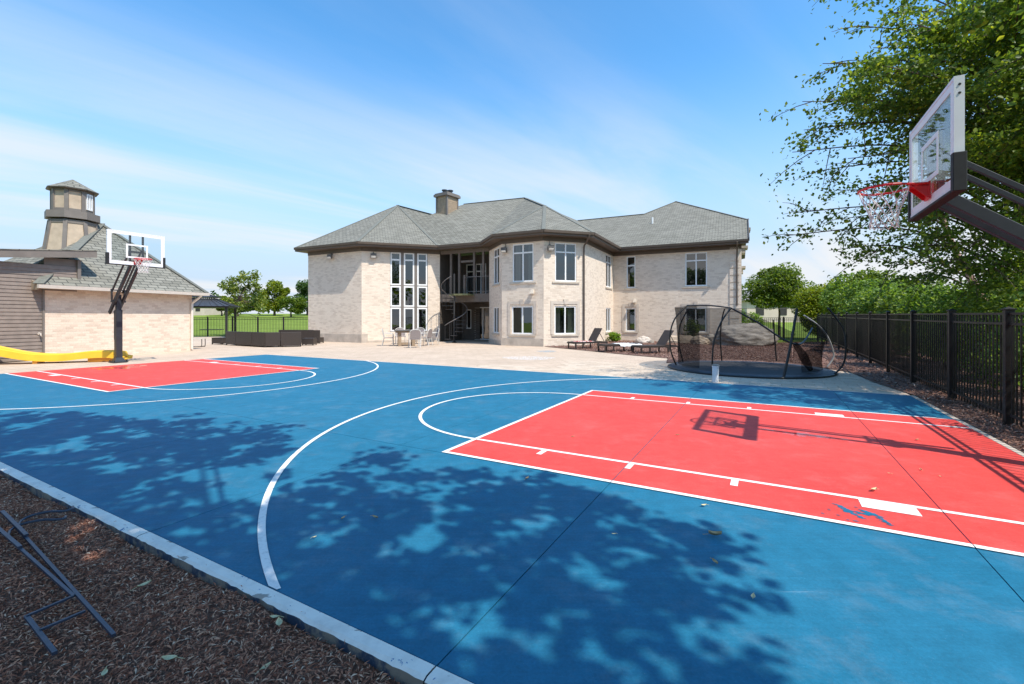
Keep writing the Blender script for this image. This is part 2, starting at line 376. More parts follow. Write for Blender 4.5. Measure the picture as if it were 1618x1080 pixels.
def mulchm(name, a, b, c):
    M = MT(name); w = M.world(); f = M.noise(w, 40, 6, .7); g = M.noise(w, 3, 4)
    col = M.ramp(f, [(.3, a), (.5, b), (.72, c)])
    M.base(M.mix(.5, col, M.ramp(g, [(.3, (.7, .7, .7)), (.7, (1.2, 1.2, 1.2))]), 'MULTIPLY')); M.p.inputs['Roughness'].default_value = .95
    M.bump(f, .9, .03); return M.m
M_MULCH = mulchm('mulch_soil', (.09, .04, .024), (.18, .085, .055), (.30, .16, .10))
M_MULCH2 = mulchm('mulch_soil_red', (.09, .05, .04), (.17, .092, .068), (.30, .18, .135))
def chipm(name, stops):
    M = MT(name); gi = M.n('ShaderNodeNewGeometry'); M.base(M.ramp(gi.outputs['Random Per Island'], stops))
    M.p.inputs['Roughness'].default_value = .88; M.p.inputs['Specular IOR Level'].default_value = .2; return M.m
M_CHIP = chipm('mulch_chip', [(0, (.17, .058, .034)), (.45, (.37, .145, .084)), (.75, (.51, .235, .14)), (.95, (.64, .38, .25)), (1, (.77, .57, .41))])
M_CHIP2 = chipm('mulch_chip_red', [(0, (.11, .055, .042)), (.45, (.22, .115, .085)), (.75, (.31, .175, .13)), (.95, (.42, .27, .21)), (1, (.55, .42, .34))])
def grassm():
    M = MT('lawn_green'); w = M.world(); f = M.noise(w, .25, 5); g = M.noise(w, 9, 5, .7)
    col = M.ramp(f, [(.3, (.15, .215, .032)), (.7, (.215, .285, .05))])
    M.base(M.mix(.6, col, M.ramp(g, [(.3, (.65, .7, .6)), (.7, (1.25, 1.2, 1.2))]), 'MULTIPLY')); M.p.inputs['Roughness'].default_value = .9; M.p.inputs['Specular IOR Level'].default_value = .1
    M.bump(g, .8, .05); return M.m
M_GRASS = grassm()
def leafm(name, stops, trans=.45):
    M = MT(name); gi = M.n('ShaderNodeNewGeometry'); out = M.N['Material Output']; col = M.ramp(gi.outputs['Random Per Island'], stops)
    M.base(col); M.p.inputs['Roughness'].default_value = .5; M.p.inputs['Specular IOR Level'].default_value = .35
    t = M.n('ShaderNodeBsdfTranslucent'); M.l(M.mix(1.0, col, (1.5, 1.45, .6), 'MULTIPLY'), t.inputs[0])
    mx = M.n('ShaderNodeMixShader'); mx.inputs[0].default_value = trans; M.l(M.p.outputs[0], mx.inputs[1]); M.l(t.outputs[0], mx.inputs[2]); M.l(mx.outputs[0], out.inputs[0]); return M.m
M_LBIRCH = leafm('leaf_birch', [(0, (.058, .108, .018)), (.5, (.118, .192, .030)), (.88, (.195, .275, .042)), (1, (.42, .45, .055))])
M_LMAPLE = leafm('leaf_maple', [(0, (.035, .075, .012)), (.6, (.07, .13, .02)), (1, (.11, .17, .03))], .3)
M_LYOUNG = leafm('leaf_young', [(0, (.11, .16, .04)), (.6, (.19, .25, .06)), (1, (.32, .32, .08))])
M_LYEL = leafm('leaf_yellowgreen', [(0, (.11, .16, .012)), (.6, (.19, .25, .02)), (1, (.33, .34, .03))])
M_LDARK = leafm('leaf_dark', [(0, (.04, .085, .03)), (.6, (.08, .145, .045)), (1, (.12, .19, .06))])
M_LMID = leafm('leaf_mid', [(0, (.07, .115, .016)), (.6, (.125, .19, .028)), (1, (.21, .27, .04))])
M_LHEDGE = leafm('leaf_hedge', [(0, (.08, .15, .025)), (.6, (.16, .26, .045)), (1, (.28, .38, .08))])
M_LSPRUCE = leafm('leaf_spruce', [(0, (.09, .14, .13)), (.6, (.16, .23, .21)), (1, (.26, .34, .31))], .15)
M_LBUSH = leafm('leaf_bush', [(0, (.10, .20, .02)), (.6, (.18, .31, .03)), (1, (.28, .40, .06))])
def rockm(name, c1, c2, stretch=(1, 1, 3)):
    M = MT(name); v = M.coord('Object', stretch); f = M.noise(v, 1.6, 8, .65); g = M.noise(v, 9, 5, .7)
    col = M.ramp(f, [(.32, c1), (.62, c2)]); M.base(M.mix(.5, col, M.ramp(g, [(.3, (.65, .65, .65)), (.7, (1.2, 1.2, 1.2))]), 'MULTIPLY'))
    M.p.inputs['Roughness'].default_value = .9; M.bump(M.math('ADD', f, M.math('MULTIPLY', g, .5)), .9, .06); return M.m
M_ROCKG = rockm('rock_grey', (.085, .07, .057), (.46, .40, .335), (.8, .8, 3.6)); M_ROCKT = rockm('rock_tan', (.36, .27, .19), (.58, .46, .34)); M_ROCKL = rockm('rock_pale', (.50, .43, .36), (.68, .60, .52))

# ================================================================== SETTING
from mathutils.geometry import tessellate_polygon
def sheet(name, pts, mat, parent=None):
    pts = [Vector(p) for p in pts]; b = MB(); tris = tessellate_polygon([pts])
    fs = []
    for t in tris:
        a, bb, c = (pts[i] for i in t)
        fs.append(tuple(t) if (bb - a).cross(c - a).z > 0 else tuple(reversed(t)))
    b.add(pts, fs); return b.build(name, mat, parent)
def inpoly(P, poly):
    x, y = P[:, 0], P[:, 1]; r = np.zeros(len(P), bool); n = len(poly)
    for i in range(n):
        x1, y1 = poly[i][0], poly[i][1]; x2, y2 = poly[(i + 1) % n][0], poly[(i + 1) % n][1]
        c = ((y1 > y) != (y2 > y)) & (x < (x2 - x1) * (y - y1) / (y2 - y1 + 1e-12) + x1); r ^= c
    return r
# ground to the horizon, rising gently behind the houses
b = MB(); xs = [-900, -400, -200, -120, -80, -60, -45, -35, -25, -15, -8, 0, 8, 15, 25, 35, 45, 60, 80, 120, 200, 400, 900]
ys = [-60, -20, -6, 0, 6, 12, 20, 28, 34, 40, 46, 54, 64, 76, 90, 110, 140, 200, 400, 1200]
def gz(x, y): return -.13 + max(0, min(1, (y - 40) / 80)) ** 1.15 * 2.9
b.add([(x, y, gz(x, y)) for y in ys for x in xs], [(j * len(xs) + i, j * len(xs) + i + 1, (j + 1) * len(xs) + i + 1, (j + 1) * len(xs) + i) for j in range(len(ys) - 1) for i in range(len(xs) - 1)])
tag(b.build('lawn', M_GRASS, smooth=True), kind='structure')
pat = [ST(-24, -4.95), ST(5.50, -4.95), ST(5.50, 10.5), (15, 27, 0), (8, 36, 0), (-17, 37.5, 0), (-34, 36, 0), (-34, 14, 0)]
PATIO = sheet('patio', [(p[0], p[1], -.012) for p in pat], M_PATIO); tag(PATIO, kind='structure')

court = empty('court', ST(0, 0), kind='structure')
SE = [-14.57, -13.0, -10.56, -8.12, -5.62, -3.12, -.625, 1.87, 4.26, 5.47]; TE = [-4.93, -2.47, 2.47, 4.815]
RECTS = []
for i in range(len(SE) - 1):
    for j in range(len(TE) - 1):
        g_ = .0035
        r_ = (SE[i] + g_, SE[i + 1] - g_, TE[j] + g_, TE[j + 1] - g_); RECTS.append(r_)
        q = MB(); q.hexa([ST(r_[0], r_[2], -.1), ST(r_[1], r_[2], -.1), ST(r_[1], r_[3], -.1), ST(r_[0], r_[3], -.1)],
                         [ST(r_[0], r_[2]), ST(r_[1], r_[2]), ST(r_[1], r_[3]), ST(r_[0], r_[3])])
        q.build('slab', M_BLUE, court)
q = MB(); q.poly(ST(SE[0], TE[0], -.008), ST(SE[-1], TE[0], -.008), ST(SE[-1], TE[-1], -.008), ST(SE[0], TE[-1], -.008)); q.build('joint_filler', M_JOINT, court)
def clip(poly, r):
    for ax, lim, sg in ((0, r[0], 1), (0, r[1], -1), (1, r[2], 1), (1, r[3], -1)):
        out = []
        for i in range(len(poly)):
            a, c = poly[i], poly[(i + 1) % len(poly)]; da, dc = sg * (a[ax] - lim), sg * (c[ax] - lim)
            if da >= 0: out.append(a)
            if (da >= 0) != (dc >= 0):
                k = da / (da - dc); out.append((a[0] + (c[0] - a[0]) * k, a[1] + (c[1] - a[1]) * k))
        poly = out
        if len(poly) < 3: return []
    return poly
def marking(name, polys, mat, z, dz=0.0):
    m_ = MB()
    for p in polys:
        z += dz
        ar = sum(p[i][0] * p[(i + 1) % len(p)][1] - p[(i + 1) % len(p)][0] * p[i][1] for i in range(len(p)))
        if ar < 0: p = p[::-1]
        for r_ in RECTS:
            c = clip(p, r_)
            if c: m_.poly(*[ST(s, t, z) for s, t in c])
    return m_.build(name, mat, court)
def rect(s0, s1, t0, t1): return [(s0, t0), (s1, t0), (s1, t1), (s0, t1)]
def arc(s0, r_, a0, a1, w=.05, n=72):
    P = []
    for i in range(n):
        x, y = a0 + (a1 - a0) * i / n, a0 + (a1 - a0) * (i + 1) / n
        P.append([(s0 + (r_ + k) * math.cos(e), (r_ + k) * math.sin(e)) for e, k in ((x, w / 2), (y, w / 2), (y, -w / 2), (x, -w / 2))])
    return P
h = .026
marking('red_key', [rect(0, 5.47, -2.44, 2.44)], M_RED, .003)
marking('red_key', [rect(-14.55, -8.366, -2.44, 2.44)], M_RED, .003)
for t in (-2.44, 2.44):
    marking('lane_border', [rect(-h, 5.47, t - h, t + h)], M_LINE, .006); marking('lane_border', [rect(-14.55, -8.366 + h, t - h, t + h)], M_LINE, .006)
for t in (-1.83, 1.83):
    sg = 1 if t > 0 else -1
    marking('lane_line', [rect(h + .001, 5.47, t - h, t + h)], M_LINE, .006); marking('lane_line', [rect(-14.55, -8.366 - h - .001, t - h, t + h)], M_LINE, .006)
    for s in (.94, 1.90, 2.84): marking('lane_mark', [rect(s - .03, s + .03, *sorted((t + sg * (h + .001), t + sg * .19)))], M_LINE, .006)
    for s in (-9.42, -10.46, -11.58): marking('lane_mark', [rect(s - .03, s + .03, *sorted((t + sg * (h + .001), t + sg * .19)))], M_LINE, .006)
    marking('lane_block', [rect(3.74, 4.10, *sorted((t + sg * (h + .001), t + sg * .2)))], M_LINE, .006)
    marking('lane_block', [rect(-13.06, -12.72, *sorted((t + sg * (h + .001), t + sg * .2)))], M_LINE, .006)
marking('free_throw_line', [rect(-h, h, -2.44 + h, 2.44 - h)], M_LINE, .007)
marking('free_throw_line', [rect(-8.366 - h, -8.366 + h, -2.44 + h, 2.44 - h)], M_LINE, .007)
marking('free_throw_arc', arc(-h, 1.83, math.pi / 2, 3 * math.pi / 2), M_LINE, .006)
marking('free_throw_arc', arc(-8.366 + h, 1.83, -math.pi / 2, math.pi / 2), M_LINE, .006)
a0 = math.asin(4.93 / 5.355)
marking('three_point_line', arc(2.865, 5.355, math.pi - math.asin(4.74 / 5.355), math.pi + a0, n=110), M_LINE, .006)
marking('three_point_line', arc(-10.87, 5.168, -math.asin(4.93 / 5.168), math.asin(4.77 / 5.168), n=110), M_LINE, .006)
marking('side_line', [rect(SE[0], 5.47, 4.775, 4.815)], M_LINE, .0055)
# worn spot where blue shows through the red, beside the near block
def blob(s, t, r_, el=1.0, rot=0, n=14, seed=0):
    rr = random.Random(seed); P = []
    for i in range(n):
        a = 2 * math.pi * i / n; k = r_ * (.45 + rr.random()); x, y = k * math.cos(a) * el, k * math.sin(a)
        P.append((s + x * math.cos(rot) - y * math.sin(rot), t + x * math.sin(rot) + y * math.cos(rot)))
    return P
g0 = MID
def sst(u, v): d = G(u, v) - MID; return d.dot(AX), d.dot(BX)
wp = []
for i, (u, v, r_) in enumerate([(1328, 800, .016), (1336, 805, .022), (1342, 809, .022), (1348, 812, .018), (1361, 818, .018), (1363, 812, .022), (1370, 810, .024), (1378, 812, .022), (1386, 816, .020), (1393, 821, .018), (1400, 826, .014), (1406, 830, .010), (1300, 812, .007), (1318, 797, .008), (1352, 802, .006), (1310, 806, .006), (1340, 822, .006), (1352, 824, .008), (1325, 815, .006)]):
    s, t = sst(u, v); wp.append(blob(s, t, r_, 2.2, -.75 + .25 * (i % 3), n=22, seed=i))
marking('worn_patch', wp, M_BLUE, .0042, .00015)
# wet patches under the two goals
def wetm():
    M = MT('wet_film'); out = M.N['Material Output']; gl = M.n('ShaderNodeBsdfGlossy'); gl.inputs['Roughness'].default_value = .04
    tr = M.n('ShaderNodeBsdfTransparent'); tr.inputs[0].default_value = (.93, .93, .93, 1); fr = schlick(M, 1.33)
    f = M.noise(M.world(), 5, 5); mk = M.ramp(f, [(.42, (0, 0, 0)), (.56, (1, 1, 1))])
    k = M.math('MULTIPLY', fr, mk); mx = M.n('ShaderNodeMixShader'); M.l(k, mx.inputs[0]); M.l(tr.outputs[0], mx.inputs[1]); M.l(gl.outputs[0], mx.inputs[2]); M.l(mx.outputs[0], out.inputs[0]); return M.m
M_WET = wetm()
s, t = sst(1275, 688); marking('water_film', [blob(s, t, .10, 4.6, -.12, 40, 3)], M_WET, .009)
s, t = sst(190, 581); marking('water_film', [blob(s, t, .42, 1.5, 1.57, 26, 5)], M_WET, .009)

# raised kerb along the near side, white paint worn through
kerb = empty('kerb', ST(0, -5.02), kind='structure')
kj = [-14.6, -10.56, -5.62, -.625, 1.87, 5.6]
for i in range(len(kj) - 1):
    q = MB(); n = 60; s0, s1 = kj[i] + .004, kj[i + 1] - .004; rr = random.Random(i)
    pro = [(-4.932, -.02), (-4.934, .003), (-4.992, .001), (-5.010, -.009)]
    vs = [ST(s0 + (s1 - s0) * k / n, tt + (rr.uniform(-.004, .004) if jj > 1 else 0), zz) for k in range(n + 1) for jj, (tt, zz) in enumerate(pro)]
    q.add(vs, [(k * 4 + j, (k + 1) * 4 + j, (k + 1) * 4 + j + 1, k * 4 + j + 1) for k in range(n) for j in range(3)])
    q.f = [tuple(reversed(f)) for f in q.f]; ko = q.build('kerb_stone', M_KERB, kerb)
    q2 = MB(); top = [q.v[k * 4 + 3] for k in range(n + 1)]
    q2.add(top + [p + Vector((0, 0, -.25)) + BX * -.006 for p in top], [(k, k + 1, n + 2 + k, n + 1 + k) for k in range(n)]); q2.f = [tuple(reversed(f)) for f in q2.f]
    q2.build('kerb_face', M_KERBSIDE, ko)
q = MB(); q.hexa([ST(5.474, -5.1, -.1), ST(5.54, -5.1, -.1), ST(5.54, 4.84, -.1), ST(5.474, 4.84, -.1)], [ST(5.474, -5.1, .002), ST(5.54, -5.1, .002), ST(5.54, 4.84, .002), ST(5.474, 4.84, .002)])
q.build('edge_strip', M_CONC, kerb)

# mulch beds with real chips
def chips(name, poly, n, z, lr, wr, mat, parent=None, lift=.03, zf=None):
    P = np.array([(p[0], p[1]) for p in poly]); lo, hi = P.min(0), P.max(0); C = rng.uniform(lo, hi, (int(n * 3), 2)); C = C[inpoly(C, P)][:n]; n = len(C)
    a = rng.uniform(0, 2 * np.pi, n); ln = rng.uniform(*lr, n) * (rng.random(n) ** .5 * .7 + .5); w = rng.uniform(*wr, n); tl = rng.normal(0, .28, n); ro = rng.normal(0, .6, n)
    d = np.stack([np.cos(a) * np.cos(tl), np.sin(a) * np.cos(tl), np.sin(tl)], 1); sd = np.stack([-np.sin(a) * np.cos(ro), np.cos(a) * np.cos(ro), np.sin(ro)], 1)
    zz = z + rng.uniform(.004, lift, n) if zf is None else zf(C) + rng.uniform(.004, lift, n)
    c = np.concatenate([C, zz[:, None]], 1); V = np.empty((n, 4, 3)); bow = np.zeros((n, 3)); bow[:, 2] = w * .6
    V[:, 0] = c - d * ln[:, None] / 2 - sd * w[:, None] * .25; V[:, 1] = c - sd * w[:, None] / 2 + bow; V[:, 2] = c + d * ln[:, None] / 2 + sd * w[:, None] * .25; V[:, 3] = c + sd * w[:, None] / 2 + bow
    return tag(fastmesh(name, V.reshape(-1, 3), np.arange(n * 4).reshape(n, 4), mat, parent), kind='stuff')
mb = [ST(-14.6, -5.10), ST(8, -5.10), ST(8, -9.5), ST(-14.6, -13)]
b = MB(); ns, ntt = 150, 40
pts = []
for j in range(ntt + 1):
    for i in range(ns + 1):
        s = -14.6 + 22.6 * i / ns; t = -4.995 - (j / ntt) ** 1.4 * 8; p = ST(s, t)
        pts.append((p.x, p.y, -.055 - .012 * math.sin(s * 3 + t * 2) - .01 * math.sin(s * 7.3 - t * 5) + min(.0, 0) + .05 * min(1, (j / ntt) * 2.0)))
b.add(pts, [(j * (ns + 1) + i + 1, j * (ns + 1) + i, (j + 1) * (ns + 1) + i, (j + 1) * (ns + 1) + i + 1) for j in range(ntt) for i in range(ns)])
bed = tag(b.build('mulch_bed', M_MULCH, smooth=True), kind='structure')
def zbed(C):
    d = C - np.array([MID.x, MID.y]); s = d @ np.array([AX.x, AX.y]); t = d @ np.array([BX.x, BX.y])
    return -.055 - .012 * np.sin(s * 3 + t * 2) - .01 * np.sin(s * 7.3 - t * 5) + .05 * np.minimum(1, np.clip((-5.005 - t) / 8, 0, 1) ** (1 / 1.4) * 2)
near = [ST(-7.5, -5.095), ST(2.6, -5.095), (0.6, 1.3, 0), (-2.2, 1.3, 0), (-7.5, 5.2, 0)]
near = [G(-40, 742), G(330, 905), G(740, 1100), G(740, 1200), G(-60, 1200), G(-60, 742)]
near = [ST(-4.4, -5.03), ST(2.3, -5.03), (.15, 1.35, 0), (-2.2, 1.35, 0), (-5.9, 4.75, 0)]
chips('bark_chips', near, 74000, 0, (.013, .046), (.003, .0085), M_CHIP, bed, .026, zbed)
chips('bark_crumbs', [ST(-4.2, -5.03), ST(2.3, -5.03), ST(2.3, -4.965), ST(-4.2, -4.965)], 420, .003, (.006, .026), (.002, .006), M_CHIP, bed, .006)

TC = Vector((6.8, 13.25, 0)); TR = 2.14      # trampoline centre and radius
front = [G(868, 548), G(900, 551), G(925, 553.5), G(1000, 561), G(1055, 565.5)]
round_ = [TC + Vector((math.cos(a), math.sin(a), 0)) * 2.45 for a in [R(x) for x in (135, 118, 100, 80, 60, 40, 22, 8)]]
bedR = front + round_ + [G(1345, 588), G(1380, 603), ST(5.55, 4.9), ST(5.55, -6), ST(9.2, -6), ST(9.2, 30), (13.4, 26.6, 0), (6.6, 29.75, 0), (3.9, 24.45, 0), (1.66, 23.72, 0)]
bedr = tag(sheet('mulch_bed', [(p[0], p[1], .004) for p in bedR], M_MULCH2), kind='structure')
chips('bark_chips', bedR, 42000, .004, (.05, .13), (.012, .03), M_CHIP2, bedr, .05)
nearR = [ST(5.56, 5.5), ST(5.56, -1), ST(6.9, -1), ST(6.9, 5.5)]
chips('bark_chips', nearR, 16000, .004, (.02, .07), (.005, .013), M_CHIP2, bedr, .035)

# pavers that can be told apart, beside the trampoline
pl, pw = .42, .28; pm_ = None; cnt = 0
bedn = np.array([(p[0], p[1]) for p in bedR])
for j in range(13):
    for i in range(26):
        s = -4.6 + pl * (i + (.5 if j % 2 else 0)); t = 4.83 + pw * (j + .5); c = ST(s, t)
        if s > 5.36 or cnt >= 290: continue
        if (c - TC).length < TR + .30: continue
        cc = np.array([[(c + AX * e * pl * .5 + BX * f * pw * .5).x, (c + AX * e * pl * .5 + BX * f * pw * .5).y] for e in (-1, 1) for f in (-1, 1)])
        if inpoly(cc, bedn).any(): continue
        if s < -1.8 - j * .1 and j > 3: continue
        if pm_ is None:
            q = MB(); x, y = pl / 2 - .004, pw / 2 - .004
            o0 = Vector((0, 0, 0)); A = lambda i_, j_, z: AX * i_ + BX * j_ + UZ * z
            q.hexa([A(-x, -y, -.03), A(x, -y, -.03), A(x, y, -.03), A(-x, y, -.03)], [A(-x + .004, -y + .004, .0), A(x - .004, -y + .004, .0), A(x - .004, y - .004, .0), A(-x + .004, y - .004, .0)])
            po = q.build('paver', M_PAVER); pm_ = po.data
        else:
            po = bpy.data.objects.new('paver', pm_); COL.objects.link(po)
        po.parent = PATIO; po.location = (c.x, c.y, -.004 + rng.uniform(-.002, .002)); cnt += 1
# chalk drawings on the patio
def chalkm(name, c):
    M = MT(name); out = M.N['Material Output']; tr = M.n('ShaderNodeBsdfTransparent'); M.base(c); M.p.inputs['Roughness'].default_value = 1
    f = M.noise(M.world(), 13, 3, .8); mx = M.n('ShaderNodeMixShader'); M.l(M.ramp(f, [(.52, (0, 0, 0)), (.57, (1, 1, 1))]), mx.inputs[0]); M.l(tr.outputs[0], mx.inputs[1]); M.l(M.p.outputs[0], mx.inputs[2]); M.l(mx.outputs[0], out.inputs[0]); return M.m
MC1, MC2 = chalkm('chalk_white', (.85, .85, .84)), chalkm('chalk_blue', (.22, .45, .62))
for nm, u, v, rx, ry, mm in (('chalk_scribble', 836, 565, .95, .75, MC1), ('chalk_scribble', 864, 554.5, .42, .5, MC2)):
    c = G(u, v); sheet(nm, [(c.x + rx * math.cos(a) * (1 + .15 * math.sin(3 * a)), c.y + ry * math.sin(a), -.006) for a in np.linspace(0, 2 * math.pi, 25)[:-1]], mm, PATIO)

# ================================================================== HOUSE
V2 = lambda x, y: Vector((x, y, 0))
J, K, Mw = V2(-13.12, 29.4), V2(-8.99, 27.3), V2(-4.54, 28.75)
A_, B_, C_, D_, E_, F_ = V2(-1.361, 27.27), V2(-.549, 24.775), V2(1.64, 23.66), V2(3.887, 24.39), V2(6.58, 29.67), V2(13.3, 26.46)
ZT = 5.70
house = empty('house', (0.5, 28, 0), 'large two-storey cream brick house with grey hipped shingle roof behind the court', 'house')
def wp_(A, B, u, v):                      # photo pixel -> (distance along wall, height)
    d = (B - A).normalized(); k = (u - 809) / FPX
    t = (k * A.y - A.x) / (d.x - k * d.y); p = A + d * t; return t, CH + (HZ - v) / FPX * p.y
def wall(A, B, z0, z1, openings, mat, parent, depth=.12, name='wall'):
    d = (B - A).normalized(); n = Vector((d.y, -d.x, 0)); Lw = (B - A).length
    P = lambda x, z, k=0: A + d * x + UZ * z - n * k
    xs = sorted({0, Lw} | {o[0] for o in openings} | {o[1] for o in openings}); zs = sorted({z0, z1} | {o[2] for o in openings} | {o[3] for o in openings})
    m = MB()
    for i in range(len(xs) - 1):
        for j in range(len(zs) - 1):
            cx, cz = (xs[i] + xs[i + 1]) / 2, (zs[j] + zs[j + 1]) / 2
            if any(o[0] < cx < o[1] and o[2] < cz < o[3] for o in openings): continue
            m.poly(P(xs[i], zs[j]), P(xs[i + 1], zs[j]), P(xs[i + 1], zs[j + 1]), P(xs[i], zs[j + 1]))
    for a, b, c, e in openings:
        for q in ((P(a, c), P(b, c), P(b, c, depth), P(a, c, depth)), (P(b, c), P(b, e), P(b, e, depth), P(b, c, depth)), (P(b, e), P(a, e), P(a, e, depth), P(b, e, depth)), (P(a, e), P(a, c), P(a, c, depth), P(a, e, depth))): m.poly(*q)
    return m.build(name, mat, parent)
def window(A, B, r, cols, transom, parent, fr=.065, depth=.06, sill=True, curtain=False, door=False, fmat=None):
    d = (B - A).normalized(); n = Vector((d.y, -d.x, 0)); a, b, c, e = r; fmat = fmat or M_WHITE
    P = lambda x, z, k=0: A + d * x + UZ * z - n * k
    m = MB()
    def bar(x0, x1, z0, z1, k0=depth - .03, k1=depth + .05): m.hexa([P(x0, z0, k0), P(x1, z0, k0), P(x1, z0, k1), P(x0, z0, k1)], [P(x0, z1, k0), P(x1, z1, k0), P(x1, z1, k1), P(x0, z1, k1)])
    bar(a, a + fr, c, e); bar(b - fr, b, c, e); bar(a + fr, b - fr, c, c + fr); bar(a + fr, b - fr, e - fr, e)
    xs = [a + fr]
    w = (b - a - 2 * fr); mu = fr * 1.1
    cells = []
    for k in range(cols): cells.append((a + fr + w * k / cols + (mu / 2 if k else 0), a + fr + w * (k + 1) / cols - (mu / 2 if k < cols - 1 else 0)))
    for k in range(1, cols): bar(a + fr + w * k / cols - mu / 2, a + fr + w * k / cols + mu / 2, c + fr, e - fr)
    rows = [(c + fr, e - fr)]
    if transom:
        zt = transom
        for x0, x1 in cells: bar(x0, x1, zt - mu / 2, zt + mu / 2)
        rows = [(c + fr, zt - mu / 2), (zt + mu / 2, e - fr)]
    wo_ = m.build('sliding_door' if door else 'window', fmat, parent)
    for x0, x1 in cells:
        for z0, z1 in rows:
            q = MB(); q.poly(P(x0, z0, depth + .01), P(x1, z0, depth + .01), P(x1, z1, depth + .01), P(x0, z1, depth + .01)); q.build('pane', M_GLASS, wo_)
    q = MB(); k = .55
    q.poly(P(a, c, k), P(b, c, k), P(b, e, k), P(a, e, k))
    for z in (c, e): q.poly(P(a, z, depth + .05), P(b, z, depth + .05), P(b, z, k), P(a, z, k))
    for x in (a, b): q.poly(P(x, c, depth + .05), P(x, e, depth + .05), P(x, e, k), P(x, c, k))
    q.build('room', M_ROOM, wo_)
    if curtain:
        for x0, x1 in ((a + fr, a + fr + w * .30), (b - fr - w * .30, b - fr)):
            q = MB(); nn = 16; vs = []
            for i in range(nn + 1):
                x = x0 + (x1 - x0) * i / nn; kk = .22 + .03 * math.sin(i * 1.9); vs += [P(x, c + .02, kk), P(x, e - .02, kk)]
            q.add(vs, [(2 * i, 2 * i + 2, 2 * i + 3, 2 * i + 1) for i in range(nn)]); q.build('curtain', M_CURTAIN, wo_)
    if sill:
        m = MB(); ov = .16; m.hexa([P(a - ov, c - .11, -.05), P(b + ov, c - .11, -.05), P(b + ov, c - .11, .02), P(a - ov, c - .11, .02)], [P(a - ov, c - .02, -.05), P(b + ov, c - .02, -.05), P(b + ov, c - .002, .02), P(a - ov, c - .002, .02)]); m.build('sill', M_STONE, wo_)
    return wo_
def surround(A, B, r, parent):           # raised border with keystone round a ground-floor window
    d = (B - A).normalized(); n = Vector((d.y, -d.x, 0)); a, b, c, e = r; P = lambda x, z, k=0: A + d * x + UZ * z - n * k
    m = MB(); w = .16; k0 = -.028
    def bar(x0, x1, z0, z1, kk=k0): m.hexa([P(x0, z0, kk), P(x1, z0, kk), P(x1, z0, .01), P(x0, z0, .01)], [P(x0, z1, kk), P(x1, z1, kk), P(x1, z1, .01), P(x0, z1, .01)])
    bar(a - .22, a - .06, c, e + .10); bar(b + .06, b + .22, c, e + .10); bar(a - .22, b + .22, e + .101, e + .26)
    x = (a + b) / 2; m.hexa([P(x - .07, e + .09, -.05), P(x + .07, e + .09, -.05), P(x + .07, e + .09, .01), P(x - .07, e + .09, .01)], [P(x - .12, e + .36, -.05), P(x + .12, e + .36, -.05), P(x + .12, e + .36, .01), P(x - .12, e + .36, .01)])
    m.build('window_surround', M_BRICKT, parent)
M_BRICKT = plain('surround_stone', (.56, .48, .40), .85, .12, 7, bump=.25, bscale=60)
def facade(A, B, wins, z0=-.1, z1=ZT):
    ops = []
    for w in wins:
        (x0, za), (x1, zb) = wp_(A, B, w['px'][0], w['px'][1]), wp_(A, B, w['px'][2], w['px'][3])
        if w.get('zz'): zb, za = w['zz']
        ops.append((x0, x1, zb, za)); w['r'] = ops[-1]
    wo_ = wall(A, B, z0, z1, ops, M_BRICK, house)
    for w in wins:
        tz = None
        if w.get('tr'): tz = w['r'][2] + (w['r'][3] - w['r'][2]) * w['tr']
        win = window(A, B, w['r'], w.get('c', 2), tz, house, curtain=w.get('cur', False), sill=w.get('sill', True))
        if w.get('sur'): surround(A, B, w['r'], house)
    return wo_
ZU, ZL = (5.42, 3.40), (2.10, .62)
facade(J, K, [])
# tall window wall: brown panel with nine framed lights
pa, pb = wp_(K, Mw, 616.3, 0)[0], wp_(K, Mw, 676.0, 0)[0]
wall(K, Mw, -.1, ZT, [(pa, pb, .62, 5.55)], M_BRICK, house)
dK = (Mw - K).normalized(); nK = Vector((dK.y, -dK.x, 0))
colsx = [tuple(wp_(K, Mw, u, 0)[0] for u in c) for c in ((617.0, 633.4), (638.2, 654.6), (659.4, 675.2))]
rows = [(5.50, 3.49), (3.43, 2.17), (2.11, .66)]
q = MB(); PK = lambda x, z, k=0: K + dK * x + UZ * z - nK * k
edges = [pa] + [x for c in colsx for x in c] + [pb]
for i in range(0, len(edges), 2): q.hexa([PK(edges[i], .62, .03), PK(edges[i + 1], .62, .03), PK(edges[i + 1], .62, .14), PK(edges[i], .62, .14)], [PK(edges[i], 5.55, .03), PK(edges[i + 1], 5.55, .03), PK(edges[i + 1], 5.55, .14), PK(edges[i], 5.55, .14)])
for c in colsx:
    for z0, z1 in ((.62, .66), (2.11, 2.17), (3.43, 3.49), (5.50, 5.55)): q.hexa([PK(c[0] + .001, z0, .031), PK(c[1] - .001, z0, .031), PK(c[1] - .001, z0, .139), PK(c[0] + .001, z0, .139)], [PK(c[0] + .001, z1, .031), PK(c[1] - .001, z1, .031), PK(c[1] - .001, z1, .139), PK(c[0] + .001, z1, .139)])
q.build('mullion_panel', M_TAUPE, house)
for c in colsx:
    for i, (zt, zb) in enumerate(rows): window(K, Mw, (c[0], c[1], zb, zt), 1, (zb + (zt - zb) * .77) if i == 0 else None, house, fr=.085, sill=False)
sx = wp_(K, Mw, 646, 0)[0]
facade(A_, B_, [dict(px=(779.8, 385, 788.6, 443), zz=ZU[::-1], tr=.76), dict(px=(779.3, 483, 787.8, 525), zz=ZL[::-1])])
facade(B_, C_, [dict(px=(809.7, 378, 842.8, 439), zz=ZU[::-1], tr=.76, cur=True), dict(px=(808.4, 482, 842, 527), zz=ZL[::-1], sur=1)])
